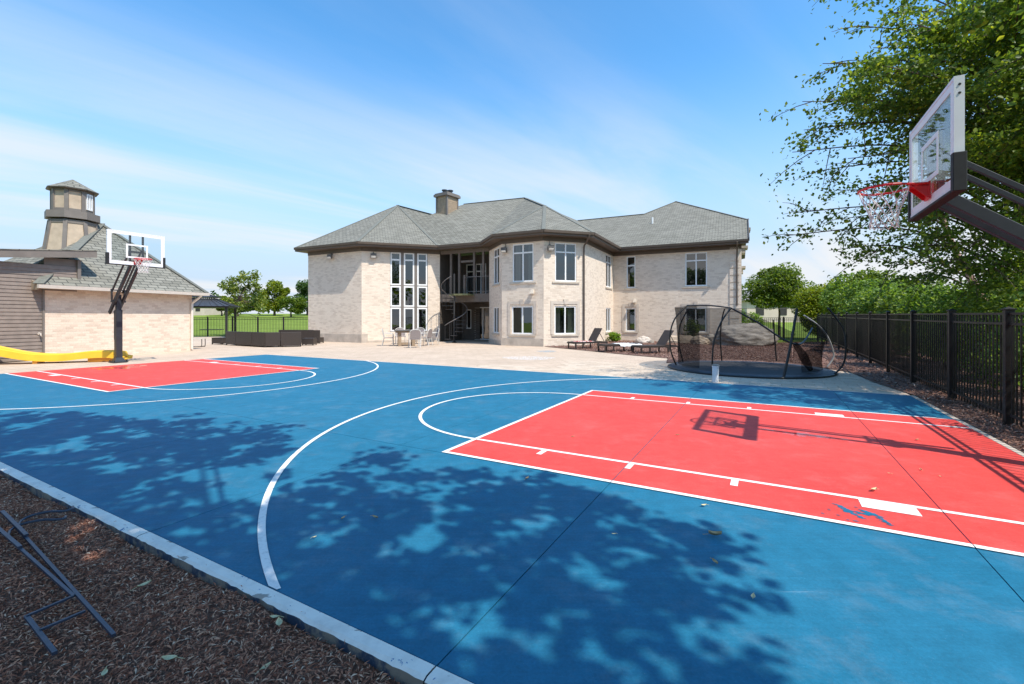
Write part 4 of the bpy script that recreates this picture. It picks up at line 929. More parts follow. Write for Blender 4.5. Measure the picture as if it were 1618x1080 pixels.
# cupola (octagonal lookout)
cc = V2(-18.75, 19.5); cz = lambda v: CH + (HZ - v) / FPX * 19.4
def octo(r_, rot=R(22.5 + 5)): return [(cc.x + r_ * math.cos(rot + R(45) * i), cc.y + r_ * math.sin(rot + R(45) * i)) for i in range(8)]
def frust(m, r0, z0, r1, z1, cap=True):
    a = [Vector((*p, z0)) for p in octo(r0)]; b_ = [Vector((*p, z1)) for p in octo(r1)]
    m.add(a + b_, [(i, (i + 1) % 8, 8 + (i + 1) % 8, 8 + i) for i in range(8)] + ([tuple(range(7, -1, -1)), tuple(range(8, 16))] if cap else []))
    return a, b_
zr0, zr1, ze, zt_, zlow = cz(350), cz(337), cz(300), cz(282), cz(410)
cup = MB(); frust(cup, .98, zlow, .76, zr0); frust(cup, .68, zr1 - .02, .68, ze); cu = cup.build('cupola', M_STUCCO, shed)
q = MB(); frust(q, .90, zr0 + .06, .90, zr1); q.build('cupola_ledge', M_TAUPE, cu)
for i in range(8):
    for r0, z0, r1, z1 in ((.98, zlow, .76, zr0), (.68, zr1, .68, ze)):
        a, b_ = octo(r0)[i], octo(r1)[i]; q = MB(); q.beam((*a, z0), (*b_, z1), .14, .05, up=Vector((a[0] - cc.x, a[1] - cc.y, 0))); q.build('cupola_post', M_TAUPE, cu)
    for r0, z0 in ((.685, zr1 + .06), (.685, ze - .08), (.785, zr0 - .08)):
        a, b_ = octo(r0)[i], octo(r0)[(i + 1) % 8]; q = MB(); q.beam((*a, z0), (*b_, z0), .04, .14); q.build('cupola_rail', M_TAUPE, cu)
    # windows on the faces that look along the court
    a, b_ = Vector((*octo(.695)[i], 0)), Vector((*octo(.695)[(i + 1) % 8], 0)); mid = (a + b_) / 2 - cc
    if i in (7, 1, 3): window(a, b_, (.12, (b_ - a).length - .12, zr1 + .16, ze - .16), 2, None, cu if False else shed, fr=.05, depth=-.01, sill=False)
q = MB(); a = [Vector((*p, ze - .02)) for p in octo(.87)]; ap = Vector((cc.x, cc.y, zt_)); q.add(a + [ap], [(i, (i + 1) % 8, 8) for i in range(8)]); q.build('cupola_roof', M_SHINGLE2, cu)
q = MB(); frust(q, .85, ze - .06, .86, ze - .021); q.build('cupola_eave', M_BROWN, cu)

# ================================================================== YELLOW SLIDE
path = [(-18.0, 14.0, .92), (-17.2, 14.3, .60), (-16.4, 14.62, .32), (-15.7, 14.95, .12), (-15.0, 15.25, .07), (-14.3, 15.5, .14), (-13.75, 15.68, .15), (-13.3, 15.82, .06)]
slide = empty('yellow_slide', (-15.7, 14.95, 0), 'yellow plastic wavy slide ending beside the far basketball pole', 'slide')
def spline(P, k=8):
    P = [Vector(p) for p in P]; out = []
    for i in range(len(P) - 1):
        a, b_, c, d = P[max(i - 1, 0)], P[i], P[i + 1], P[min(i + 2, len(P) - 1)]
        for j in range(k):
            t = j / k; out.append(.5 * ((2 * b_) + (c - a) * t + (2 * a - 5 * b_ + 4 * c - d) * t * t + (3 * b_ - a - 3 * c + d) * t ** 3))
    return out + [P[-1]]
ps = spline(path); prof = [(-.30, .19), (-.27, .21), (-.25, .17), (-.22, .03), (0, .0), (.22, .03), (.25, .17), (.27, .21), (.30, .19), (.30, -.02), (-.30, -.02)]
q = MB(); n = len(prof); vs = []
for i, p in enumerate(ps):
    d = (ps[min(i + 1, len(ps) - 1)] - ps[max(i - 1, 0)]); d.normalize(); s = UZ.cross(d); s.normalize(); up = d.cross(s)
    vs += [p + s * a + up * (b_ * (1 if i < len(ps) - 4 else .5)) for a, b_ in prof]
fs = [(i * n + j, i * n + (j + 1) % n, (i + 1) * n + (j + 1) % n, (i + 1) * n + j) for i in range(len(ps) - 1) for j in range(n)]
q.add(vs, fs + [tuple(range(n)), tuple(range((len(ps) - 1) * n, len(ps) * n))]); q.f = [tuple(reversed(f)) for f in q.f]; q.build('chute', M_YELLOW, slide, smooth=False)
q = MB(); q.box((-15.55, 15.0, .05), .12, .5, .10, x=(.9, .43, 0)); q.build('foot', M_ORANGE, slide)
q = MB(); q.box((-13.85, 15.66, .08), .9, .5, .14, x=(.95, .3, 0)); q.build('run_out_base', M_ORANGE, slide)
q = MB(); q.tube([(-17.7, 13.9, 0), (-17.7, 13.9, .9)], .04, 8); q.tube([(-17.5, 14.45, 0), (-17.5, 14.45, .88)], .04, 8); q.beam((-17.7, 13.9, .8), (-17.5, 14.45, .8), .06, .06); q.build('support_frame', M_ORANGE, slide)

# ================================================================== TRAMPOLINE
tr = empty('trampoline', TC, 'round in-ground trampoline with sagging black safety net and bowed poles', 'trampoline')
ring = lambda r_, z, n=56: [TC + Vector((r_ * math.cos(2 * math.pi * i / n), r_ * math.sin(2 * math.pi * i / n), z)) for i in range(n)]
q = MB(); a = ring(1.78, .030); q.add([TC + UZ * .022] + a, [(0, 1 + i, 1 + (i + 1) % 56) for i in range(56)]); q.build('jump_mat', M_TRAMP, tr)
q = MB(); r_ = [ring(1.76, .034), ring(1.82, .050), ring(2.06, .046), ring(2.15, .024), ring(2.16, -.012)]
for k in range(4): q.add(r_[k] + r_[k + 1], [(i, 56 + i, 56 + (i + 1) % 56, (i + 1) % 56) for i in range(56)])
q.build('spring_cover', M_TPAD, tr, smooth=True)
q = MB(); q.tube(ring(2.14, .012), .028, 8, closed=True); q.build('frame_ring', M_BLACK, tr)
Z2 = lambda x, y, Y: W(1040 + .1916 * x, 470 + .1916 * y, Y)
poles = [
 [(150, 565, 13.9), (105, 440, 13.8), (98, 300, 13.8), (140, 170, 13.8), (240, 65, 13.9)],
 [(205, 520, 14.9), (172, 380, 14.9), (180, 230, 14.9), (245, 95, 14.8)],
 [(445, 590, 12.0), (448, 470, 11.9), (462, 350, 11.9), (520, 200, 11.9), (600, 85, 12.0)],
 [(525, 520, 15.2), (512, 330, 15.3), (525, 180, 15.3), (548, 92, 15.2)],
 [(975, 545, 15.2), (962, 360, 15.3), (948, 180, 15.3)],
 [(1035, 650, 11.2), (1090, 400, 11.3), (1145, 90, 11.5)],
 [(1395, 600, 13.5), (1442, 500, 13.5), (1440, 430, 13.5), (1390, 310, 13.5), (1310, 220, 13.5), (1200, 145, 13.5)],
 [(1455, 645, 11.7), (1530, 540, 11.7), (1547, 400, 11.7), (1520, 250, 11.8), (1400, 85, 11.9)]]
M_GALV = plain('bare_tube', (.30, .30, .30), .4, .15, 9)
for i, P in enumerate(poles):
    pp = [Z2(*x) for x in P]; pp[0].z = .03
    q = MB(); q.tube(spline(pp, 6), .023 if i != 5 else .032, 8); q.build('enclosure_pole', M_BLACK if i != 6 else M_GALV, tr)
q = MB(); q.tube(spline([Z2(240, 65, 13.9), Z2(420, 64, 12.9), Z2(600, 85, 12.0)], 6), .02, 6); q.build('top_rail', M_BLACK, tr)
q = MB(); q.tube(spline([Z2(600, 85, 12.0), Z2(820, 205, 11.8), Z2(1010, 330, 11.6), Z2(1130, 382, 11.5), Z2(1200, 362, 11.8), Z2(1270, 250, 12.3)], 6), .022, 6); q.build('sagging_rope', M_BLACK, tr)
q = MB(); q.tube([Z2(245, 92, 14.8), Z2(548, 90, 15.2), Z2(1140, 92, 14.6)], .008, 5); q.build('top_cord', M_BLACK, tr)
# safety net: back half stands, right part slumps
def net(name, a0, a1, hf, n=44, rr0=1.86):
    q = MB(); m = 7; vs = []; rj = random.Random(5)
    for i in range(n + 1):
        a = a0 + (a1 - a0) * i / n; hh = hf(i / n)
        for j in range(m):
            k = j / (m - 1); r_ = rr0 - .22 * math.sin(k * math.pi) * (.5 + .4 * math.sin(i * .9)) * .5 + .1 * k
            vs.append(TC + Vector((r_ * math.cos(a), r_ * math.sin(a), .1 + hh * k)))
    q.add(vs, [(i * m + j, (i + 1) * m + j, (i + 1) * m + j + 1, i * m + j + 1) for i in range(n) for j in range(m - 1)]); return q.build(name, M_NET, tr, smooth=True)
net('safety_net', R(205), R(20), lambda k: 1.70 - .0 * k if k < .72 else 1.70 - (k - .72) / .28 * .8)
net('slumped_net', R(-75), R(20), lambda k: .55 + .9 * k, 20, 1.84)
q = MB(); q.tube(spline([Z2(1130, 382, 11.5), Z2(1190, 470, 11.7), Z2(1225, 540, 11.9), Z2(1255, 590, 12.1)], 5), [.06, .07, .08, .08, .09, .10, .10, .11, .10, .10, .09, .09, .08, .07, .07, .06], 8); q.build('bunched_net', M_NET, tr)
t_ = G(1130.5, 603); b = empty('white_bin', t_, 'small white cylindrical bin standing on pavers before the trampoline', 'bin')
q = MB(); q.lathe(t_, [(.068, -.004), (.072, .34), (.078, .345), (.078, .37), (.072, .37)], 18); q.build('bin_body', M_BIN, b, smooth=False)
q = MB(); q.lathe(t_ + UZ * .372, [(.082, 0), (.086, .012), (.07, .026), (.03, .032)], 18); q.build('bin_lid', M_ROCKG, b)

# ================================================================== LOUNGERS, BOULDERS, PLANT
def lounger(loc, ang, back, label):
    t = empty('sun_lounger', (0, 0, 0), label, 'sun lounger', 'sun loungers on the mulch bed'); Lh, w = 1.9, .64
    q = MB()
    for s in (-1, 1): q.beam((0, s * w / 2, .28), (Lh, s * w / 2, .28), .05, .07)
    for x in (.03, Lh - .03): q.beam((x, -w / 2 + .026, .28), (x, w / 2 - .026, .28), .05, .069)
    q.build('frame', M_LFRAME, t)
    for x in (.08, .48, 1.35, Lh - .05):
        for s in (-1, 1): q = MB(); q.beam((x, s * w / 2, 0), (x, s * w / 2, .244), .045, .055, up=Vector((1, 0, 0))); q.build('leg', M_LFRAME, t)
    q = MB(); q.box((.60, 0, .322), 1.16, w - .02, .02); q.build('seat', M_SLING, t)
    c, s_ = math.cos(back), math.sin(back); q = MB(); q.box((1.2 + .38 * c, 0, .322 + .38 * s_), .76, w - .02, .025, x=(c, 0, s_), y=(0, 1, 0), z=(-s_, 0, c)); q.build('backrest', M_SLING, t)
    if back > .2: q = MB(); q.tube([(1.2 + .5 * c, -w / 2 + .03, .32 + .5 * s_), (1.55 + .2, -w / 2 + .03, .30)], .015, 6); q.tube([(1.2 + .5 * c, w / 2 - .03, .32 + .5 * s_), (1.55 + .2, w / 2 - .03, .30)], .015, 6); q.build('back_stay', M_LFRAME, t)
    t.location = (loc.x, loc.y, .004); t.rotation_euler = (0, 0, ang); return t
lounger((G(908, 552) + G(896, 549.5)) / 2, R(25), R(58), 'brown lounger with raised back and red patterned towel, nearest the house bay')
lounger((G(940, 555) + G(957, 556)) / 2, R(17), R(3), 'brown lounger lying flat with a white towel, middle of three')
lounger((G(996, 556.5) + G(1013, 560)) / 2, R(17), R(55), 'brown lounger with raised back and bare seat, beside the trampoline')
def towel(loc, ang, x0, x1, w, mat, label, drop):
    q = MB(); n, m = 22, 14; vs = []; c, s = math.cos(ang), math.sin(ang)
    for i in range(n + 1):
        for j in range(m + 1):
            x = x0 + (x1 - x0) * i / n; y = (-.5 + j / m) * w; z = .345 + .012 * math.sin(i * 1.3 + j * .7) + .01 * math.sin(j * 2.1)
            if abs(y) > .34: z -= (abs(y) - .34) * drop
            vs.append((loc.x + x * c - y * s, loc.y + x * s + y * c, z))
    q.add(vs, [(i * (m + 1) + j, (i + 1) * (m + 1) + j, (i + 1) * (m + 1) + j + 1, i * (m + 1) + j + 1) for i in range(n) for j in range(m)]); o = q.build('towel', mat, smooth=True)
    o.modifiers.new('thick', 'SOLIDIFY').thickness = .012; return tag(o, label, 'towel')
def redtowel():
    M = MT('towel_pattern'); f = M.noise(M.world(), 4, 4); M.base(M.ramp(f, [(.42, (.45, .06, .05)), (.5, (.7, .66, .62)), (.58, (.5, .10, .08))])); M.p.inputs['Roughness'].default_value = .95; return M.m
towel((G(908, 552) + G(896, 549.5)) / 2, R(25), .2, 1.15, .62, redtowel(), 'red and white patterned towel spread on the lounger nearest the bay', 1)
towel((G(940, 555) + G(957, 556)) / 2, R(17), .75, 1.85, .9, M_TOWEL, 'white towel draped over the flat middle lounger', .9)
def GY(u, Y): return Vector(((u - 809) / FPX * Y, Y, 0))
def rock(name, c, rx, ry, rz, mat, label, seed, rot=0):
    import bmesh
    from mathutils import noise
    bm = bmesh.new(); bmesh.ops.create_icosphere(bm, subdivisions=5, radius=1); off = Vector((seed * 7.3, seed * 1.7, 0))
    for v in bm.verts:
        p = v.co.copy(); k = 1 + .20 * noise.noise(p * 1.2 + off) + .12 * noise.noise(p * 3.1 + off) + .09 * noise.noise(Vector((p.x * 2.2, p.y * 2.2, p.z * 10)) + off) + .03 * noise.noise(p * 14)
        q = p * k; q.z = max(q.z, -.35); v.co = (q.x * rx, q.y * ry, q.z * rz)
    me = bpy.data.meshes.new(name); bm.to_mesh(me); bm.free(); me.materials.append(mat); me.shade_smooth(); o = bpy.data.objects.new(name, me); COL.objects.link(o)
    o.location = (c.x, c.y, rz * .28); o.rotation_euler = (0, 0, rot); return tag(o, label, 'rock')
bc = G(1192, 546.5); rock('boulder', bc + Vector((0, .9, 0)), 1.72, 1.1, .92, M_ROCKG, 'huge grey layered boulder behind the trampoline', 1, R(10))
rock('boulder', GY(1017, 27.0), .45, .34, .30, M_ROCKL, 'pale rounded boulder behind the loungers', 2)
rock('boulder', GY(1029, 26.7), .16, .14, .14, M_ROCKG, 'small grey stone beside the pale boulder', 3)
rock('boulder', GY(1076, 26.4), 1.15, .45, .38, M_ROCKT, 'long tan boulder behind the left trampoline poles', 4, R(-20))
rock('boulder', GY(1106, 25.3), .50, .4, .38, M_ROCKT, 'tan round boulder seen through the net', 5)
rock('boulder', GY(1124, 26.0), .36, .3, .42, M_ROCKG, 'grey upright stone between tan boulders under the window', 6)
rock('boulder', GY(1148, 25.2), .70, .5, .52, M_ROCKT, 'tan boulder left of the huge grey boulder', 7)

# ================================================================== DINING SET
tb = G(642, 545.5); dt = empty('dining_table', tb, 'square wooden outdoor dining table on a chunky base', 'table')
q = MB(); q.box(tb + UZ * .80, 1.25, 1.0, .05, x=(.95, .3, 0)); q.build('table_top', M_TABTOP, dt, bevel=.008)
q = MB(); q.box(tb + UZ * .735, 1.1, .86, .08, x=(.95, .3, 0)); q.build('apron', M_TEAK, dt)
for i in (-1, 1):
    q = MB(); c = tb + Vector((.95, .3, 0)) * .36 * i; q.box(c + UZ * .35, .16, .66, .69, x=(.95, .3, 0)); q.build('pedestal', M_TEAK, dt)
q = MB(); q.box(tb + UZ * .10, .56, .4, .1, x=(.95, .3, 0)); q.build('base_beam', M_TEAK, dt)
def chair():
    t = empty('patio_chair', (0, 0, 0), 'x', 'chair', 'woven chairs around the dining table'); w = .27
    for s in (-1, 1):
        q = MB(); q.tube(spline([(.26, s * w, 0), (.25, s * w, .40), (.24, s * w, .62), (.10, s * (w + .01), .66), (-.2, s * w, .68)], 4), .018, 6); q.build('arm', M_CHAIRF, t)
        q = MB(); q.tube([(-.32, s * w * .9, 0), (-.22, s * w, .42)], .018, 6); q.build('leg', M_CHAIRF, t)
    q = MB(); q.tube(spline([(-.20, -w, .42), (-.26, -w, .70), (-.30, -w * .8, .86), (-.32, 0, .92), (-.30, w * .8, .86), (-.26, w, .70), (-.20, w, .42)], 5), .018, 6); q.build('back_frame', M_CHAIRF, t)
    q = MB(); q.add([(-.215, -w + .02, .46), (-.215, w - .02, .46), (-.265, w - .02, .70), (-.30, w * .75, .84), (-.315, 0, .90), (-.30, -w * .75, .84), (-.265, -w + .02, .70)], [(0, 1, 2, 3, 4, 5, 6)]); o = q.build('back_panel', M_CHAIRW, t); o.modifiers.new('thick', 'SOLIDIFY').thickness = .02
    q = MB(); q.box((.02, 0, .425), .48, w * 2 - .03, .03); q.build('seat', M_CHAIRW, t, bevel=.006)
    return t
c0 = chair(); spots = [((613.5, 545.5), 12, 'woven patio chair at the left side of the dining table'), ((655, 548.5), 110, 'woven patio chair nearest the camera at the dining table'), ((672, 545.8), 165, 'woven patio chair at the right side of the dining table'), ((633, 542.6), -70, 'woven patio chair behind the dining table, back to the window'), ((684, 544), 200, 'woven patio chair standing farthest right, nearest the spiral stair'), ((661, 542.4), -100, 'woven patio chair on the far right side of the table')]
for i, ((u, v), a, lb) in enumerate(spots):
    c = c0 if i == 0 else copy_tree(c0); p = G(u, v); c.location = (p.x, p.y, -.012); c.rotation_euler = (0, 0, R(a)); c['label'] = lb

# ================================================================== WICKER SECTIONAL
def wicker(p, d, w, dep, label, hback=.76, corner=False, name='wicker_sofa'):
    d = Vector(d).normalized(); n = Vector((-d.y, d.x, 0)); t = empty(name, p, label, 'sofa section', 'wicker sectional pieces'); P = lambda a, b_, z: Vector((p.x, p.y, -.012)) + d * a + n * b_ + UZ * z
    def bx(nm, a0, a1, b0, b1, z0, z1, mat=M_WICKER):
        q = MB(); q.hexa([P(a0, b0, z0), P(a1, b0, z0), P(a1, b1, z0), P(a0, b1, z0)], [P(a0, b0, z1), P(a1, b0, z1), P(a1, b1, z1), P(a0, b1, z1)]); return q.build(nm, mat, t, bevel=.01)
    e = .012
    if hback:
        bx('backrest', e, w - e, 0, .12, .06, hback); bx('seat_base', e, w - e, .125, dep, .06, .34)
        if corner: bx('side_back', e, .13, .125, dep, .345, hback)
    else: bx('seat_base', e, w - e, 0, dep, .06, .36); bx('top_slab', e - .01, w - e + .01, -.01, dep + .01, .362, .385)
    for a in (.04, w - .04):
        for b_ in (.03, dep - .04): q = MB(); q.beam(P(a, b_, 0), P(a, b_, .06), .05, .05, up=d); q.build('foot', M_BLACK, t)
    return t
k0 = G(418, 548.3); kl = G(356.4, 544.6); kr = G(475.5, 547); dl = (k0 - kl).normalized(); Ll = (k0 - kl).length; drr = (kr - k0).normalized(); Lr = (kr - k0).length
wicker(kl, dl, Ll * .27, .8, 'dark wicker sofa section at the left end, next to the low ottoman')
wicker(kl + dl * Ll * .27, dl, Ll * .42, .8, 'dark wicker double sofa section with its back to the court')
wicker(kl + dl * Ll * .69, dl, Ll * .31, .8, 'dark wicker corner section pointing at the court', corner=False)
wicker(k0 + drr * .02, drr, Lr * .42, .8, 'dark wicker section right of the corner, back to the court')
wicker(k0 + drr * (.02 + Lr * .42), drr, Lr * .58, .8, 'dark wicker end section in front of the right ottoman')
wicker(G(334, 543.5), (1, -.35, 0), .85, .6, 'low dark wicker ottoman at the far left of the sectional', 0, name='wicker_ottoman')
wicker(G(476.5, 545.2), (1, .1, 0), .62, .6, 'low dark wicker ottoman at the right of the sectional', 0, name='wicker_ottoman')
wicker(G(440, 542.3), (1, .0, 0), 2.0, .8, 'long dark wicker sofa behind, facing the corner group', .80)
wicker(G(485, 542.3), (1, .1, 0), .72, .8, 'dark wicker armchair section against the house plinth', .78)
# metal bench by the shed downspout
bp = G(312, 548); bench = empty('patio_bench', bp, 'small light bench with dark bent legs beside the shed downspout', 'bench')
q = MB(); q.box(bp + UZ * .42 + Vector((-.25, .3, 0)), .8, .36, .04, x=(1, .1, 0)); q.build('seat', M_GUT, bench)
for y in (-.13, .13): q = MB(); q.tube(spline([bp + Vector((-.6, .3 + y, .40)), bp + Vector((-.6, .3 + y, .02)), bp + Vector((.02, .3 + y, .015)), bp + Vector((.10, .3 + y, .08)), bp + Vector((.1, .3 + y, .40))], 5), .018, 6); q.build('leg_frame', M_BLACK, bench)

# ================================================================== GAZEBO
gc = V2(-24.3, 36.2); gz_ = empty('gazebo', gc, 'black metal gazebo with two-tier ribbed roof beside the shed', 'gazebo'); hw = 1.95; gd = Vector((.93, .37, 0)).normalized(); gn = Vector((-gd.y, gd.x, 0)); GP = lambda a, b_, z: gc + gd * a + gn * b_ + UZ * z
for i in (-1, 1):
    for j in (-1, 1): q = MB(); q.beam(GP(i * hw * .9, j * hw * .9, -.1), GP(i * hw * .9, j * hw * .9, 2.4), .16, .16, up=gd); q.build('post', M_BLACK, gz_)
def pyr(h0, r0, h1, r1, nm):
    q = MB(); a = [GP(-r0, -r0, h0), GP(r0, -r0, h0), GP(r0, r0, h0), GP(-r0, r0, h0)]; b_ = [GP(-r1, -r1, h1), GP(r1, -r1, h1), GP(r1, r1, h1), GP(-r1, r1, h1)]; q.hexa(a, b_); o = q.build(nm, M_METALROOF, gz_)
    q = MB()
    for s in range(4):
        p, p2, r_, r2 = a[s], a[(s + 1) % 4], b_[s], b_[(s + 1) % 4]
        for k in range(11): f = k / 10; q.beam(p.lerp(p2, f) + UZ * .02, r_.lerp(r2, f) + UZ * .02, .04, .05)
    tag(q.build('roof_rib', M_METALROOF, o), kind='stuff')
pyr(2.38, hw + .15, 3.0, hw * .35, 'lower_roof'); pyr(3.1, hw * .5, 3.35, .05, 'upper_roof')
q = MB(); q.box(gc + UZ * 2.32, hw * 2, hw * 2, .1, x=gd); q.build('roof_beam', M_BLACK, gz_)
q = MB(); q.box(GP(.4, .2, .55), 1.5, .7, .05, x=gd); q.build('bar_shelf', M_BLACK, gz_)

# ================================================================== FENCES
FS = 5.98
fence = empty('metal_fence', ST(FS, 6), 'black metal picket fence with square posts along the right side of the court', 'fence')
fz = lambda t: .012 * max(0, t)  * .5
tp = [-2.6, -.15, 2.30, 4.50, 6.95, 9.4, 11.85, 14.3, 16.75, 19.2, 21.65, 24.1, 26.55, 29.0]
for i, t in enumerate(tp):
    w = .095 if i < 5 else .075; q = MB(); z0 = fz(t)
    q.beam(ST(FS, t, -.05), ST(FS, t, 1.57 + z0), w, w, up=AX); q.beam(ST(FS, t, 1.57 + z0), ST(FS, t, 1.59 + z0), w + .025, w + .025, up=AX); po = q.build('post', M_FENCE, fence, bevel=.004)
    q = MB(); c = ST(FS, t, 1.59 + z0); k = w / 2; q.add([c + AX * k + BX * k, c - AX * k + BX * k, c - AX * k - BX * k, c + AX * k - BX * k, c + UZ * .03], [(0, 1, 4), (1, 2, 4), (2, 3, 4), (3, 0, 4)]); q.build('post_cap', M_FENCE, po)
pk = None; npk = 0
for i in range(len(tp) - 1):
    a, b_ = tp[i] + .05, tp[i + 1] - .05
    for z in (1.52, 1.38, .14):
        q = MB(); q.beam(ST(FS, a, z + fz(a)), ST(FS, b_, z + fz(b_)), .026, .032); q.build('rail', M_FENCE, fence)
    n = int((b_ - a) / .118); far = MB()
    for k in range(n):
        t = a + (b_ - a) * (k + .5) / n; z = fz(t)
        if npk < 205:
            if pk is None: q = MB(); q.beam(Vector((0, 0, .05)), Vector((0, 0, 1.52)), .018, .018, up=AX); o = q.build('picket', M_FENCE); pk = o.data
            else: o = bpy.data.objects.new('picket', pk); COL.objects.link(o)
            o.parent = fence; p = ST(FS, t, z) - fence.location; o.location = p; npk += 1
        else: far.beam(ST(FS, t, .05 + z), ST(FS, t, 1.52 + z), .018, .018, up=AX)
    if far.v: tag(far.build('far_pickets', M_FENCE, fence), kind='stuff')
def farfence(pts, hgt, label, step=1.9, gate=None):
    f = empty('metal_fence', pts[0], label, 'fence')
    for i in range(len(pts) - 1):
        a, b_ = Vector(pts[i]), Vector(pts[i + 1]); Lg = (b_ - a).length; n = max(1, round(Lg / step)); d = (b_ - a).normalized()
        for k in range(n + 1): q = MB(); p = a + d * Lg * k / n; q.beam(p - UZ * .1, p + UZ * (hgt + .06), .08, .08, up=d); q.build('post', M_FENCE, f)
        for z in (hgt - .02, hgt - .16, .15): q = MB(); q.beam(a + UZ * z, b_ + UZ * z, .03, .035); q.build('rail', M_FENCE, f)
        q = MB(); m = int(Lg / .12)
        for k in range(m): p = a + d * Lg * (k + .5) / m; q.beam(p + UZ * .05, p + UZ * (hgt - .02), .02, .02, up=d)
        tag(q.build('pickets', M_FENCE, f), kind='stuff')
    return f
fl = farfence([(-31, 37.2, -.1), (-23.2, 37.9, -.1), (-21.2, 38.1, -.1), (-13.0, 38.8, -.1)], 1.62, 'black metal fence with arched gate in front of the green lawn')
q = MB(); a, b_ = Vector((-23.1, 37.9, 0)), Vector((-21.3, 38.1, 0)); q.tube([a.lerp(b_, k / 12) + UZ * (1.52 + .30 * math.sin(math.pi * k / 12)) for k in range(13)], .022, 6); q.build('gate_arch', M_FENCE, fl)
farfence([ST(FS, 29.0), (15.5, 33.5, 0)], 1.5, 'black metal fence crossing the lawn behind the huge boulder')

# ================================================================== TREES AND SHRUBS
def leaves(name, C, size, mat, parent=None, flat=.5, up=None, asp=.62):
    C = np.asarray(C, dtype=np.float64); n = len(C); sz = size * rng.uniform(.65, 1.3, n)
    nrm = rng.normal(0, 1, (n, 3)); nrm[:, 2] = np.abs(nrm[:, 2]) + flat; nrm /= np.linalg.norm(nrm, axis=1)[:, None]
    a = rng.normal(0, 1, (n, 3)); a -= (a * nrm).sum(1)[:, None] * nrm; a /= np.linalg.norm(a, axis=1)[:, None]; b_ = np.cross(nrm, a)
    h = sz[:, None] / 2; w = h * asp; V = np.empty((n, 6, 3)); dr = nrm * h * .22
    V[:, 0] = C - a * h; V[:, 1] = C - a * h * .25 + b_ * w + dr; V[:, 2] = C + a * h * .4 + b_ * w * .7 + dr; V[:, 3] = C + a * h; V[:, 4] = C + a * h * .4 - b_ * w * .7 + dr; V[:, 5] = C - a * h * .25 - b_ * w + dr
    i = np.arange(n)[:, None] * 6; Fq = np.concatenate([i + np.array([[0, 1, 2, 3]]), i + np.array([[0, 3, 4, 5]])], 0)
    return fastmesh(name, V.reshape(-1, 3), Fq, mat, parent)
def lobes(c, rx, ry, rz, nl, seed, spread=.62, rl=.42):
    r_ = np.random.default_rng(seed); out = []
    for _ in range(nl):
        d = r_.normal(0, 1, 3); d /= np.linalg.norm(d); k = spread * (.55 + .55 * r_.random()); out.append((np.array(c) + d * k * np.array([rx, ry, rz]), rl * (.65 + .6 * r_.random()) * np.array([rx, ry, rz])))
    return out
def cloud(lb, n, seed, shell=.72):
    r_ = np.random.default_rng(seed); k = r_.integers(0, len(lb), n); d = r_.normal(0, 1, (n, 3)); d /= np.linalg.norm(d, axis=1)[:, None]
    rr = shell + (1 - shell) * r_.random(n) ** .7; rr = np.where(r_.random(n) < .12, rr * 1.12, rr)
    return np.stack([lb[i][0] for i in k]) + d * rr[:, None] * np.stack([lb[i][1] for i in k])
def tree(name, base, label, h0, crown_c, crx, cry, crz, nl, n, size, mat, trunk_r, bark=M_BARK, seed=1, cat='tree', group=None, limbs=7, shell=.6, rl=.34, spread=.80):
    base = Vector(base); t = empty(name, base, label, cat, group); lb = lobes(crown_c, crx, cry, crz, nl, seed, spread, rl)
    leaves('crown', cloud(lb, n, seed, shell), size, mat, t)
    q = MB(); top = Vector(crown_c); rj = random.Random(seed)
    q.tube(spline([base - UZ * .2, base + UZ * h0 * .5 + Vector((rj.uniform(-.05, .05), 0, 0)), base + UZ * h0, (base + UZ * h0).lerp(top, .6)], 5), [trunk_r * (1 - .045 * k) for k in range(16)], 8); q.build('trunk', bark, t, smooth=True)
    for k in range(min(limbs, len(lb))):
        q = MB(); e = Vector(lb[k][0]); s = (base + UZ * h0).lerp(top, rj.uniform(0, .5)); q.tube(spline([s, s.lerp(e, .5) - UZ * .1, e], 4), [trunk_r * .45 * (1 - .09 * j) for j in range(9)], 6); q.build('limb', bark, t, smooth=True)
    return t
def shrub(base, rx, ry, h, n, size, mat, label, seed, name='shrub', nl=16, group=None):
    base = Vector(base); t = empty(name, base, label, 'shrub', group); lb = lobes((base.x, base.y, base.z + h * .52), rx, ry, h * .5, nl, seed, .62, .45)
    leaves('foliage', cloud(lb, n, seed, .6), size, mat, t)
    q = MB(); rj = random.Random(seed)
    for k in range(6): e = Vector(lb[k][0]); q.tube([base - UZ * .05, base.lerp(e, .5), e], [.03, .02, .008], 5)
    q.build('stems', M_BARK, t); return t
# left background
tree('young_tree', (-24.6 + .2, 40.2, -.1), 'young loose tree with thin trunk behind the wicker sofas and fence', 3.0, (-23.7, 40.4, 3.55), 2.1, 1.6, 2.1, 34, 3000, .22, M_LYOUNG, .075, seed=11, limbs=20, shell=.1, rl=.26, spread=.95)
tree('conifer_tree', (-52, 100, 2), 'rounded yellow-green tree on the far lawn, left of the dark tree', 2.2, (-52, 100, 5.9), 3.3, 3, 3.4, 22, 6000, .42, M_LYEL, .3, seed=12)
tree('broad_tree', (-46.5, 104, 2.2), 'broad dark green tree on the far lawn beside the house', 2.2, (-45.8, 104, 6.4), 4.4, 4, 4.0, 30, 8000, .45, M_LDARK, .35, seed=13)
tree('small_tree', (-44.5, 92, 1.9), 'small olive-green tree in front of the broad dark tree', 1.0, (-44.2, 92, 4.1), 2.8, 2.2, 1.7, 18, 4500, .36, M_LMID, .2, seed=14)
tree('small_tree', (-62.3, 98, 2.0), 'bushy yellow-green tree behind the young tree trunk', .8, (-62.0, 98, 4.3), 2.8, 2.2, 2.0, 16, 4200, .38, M_LYEL, .2, seed=15)
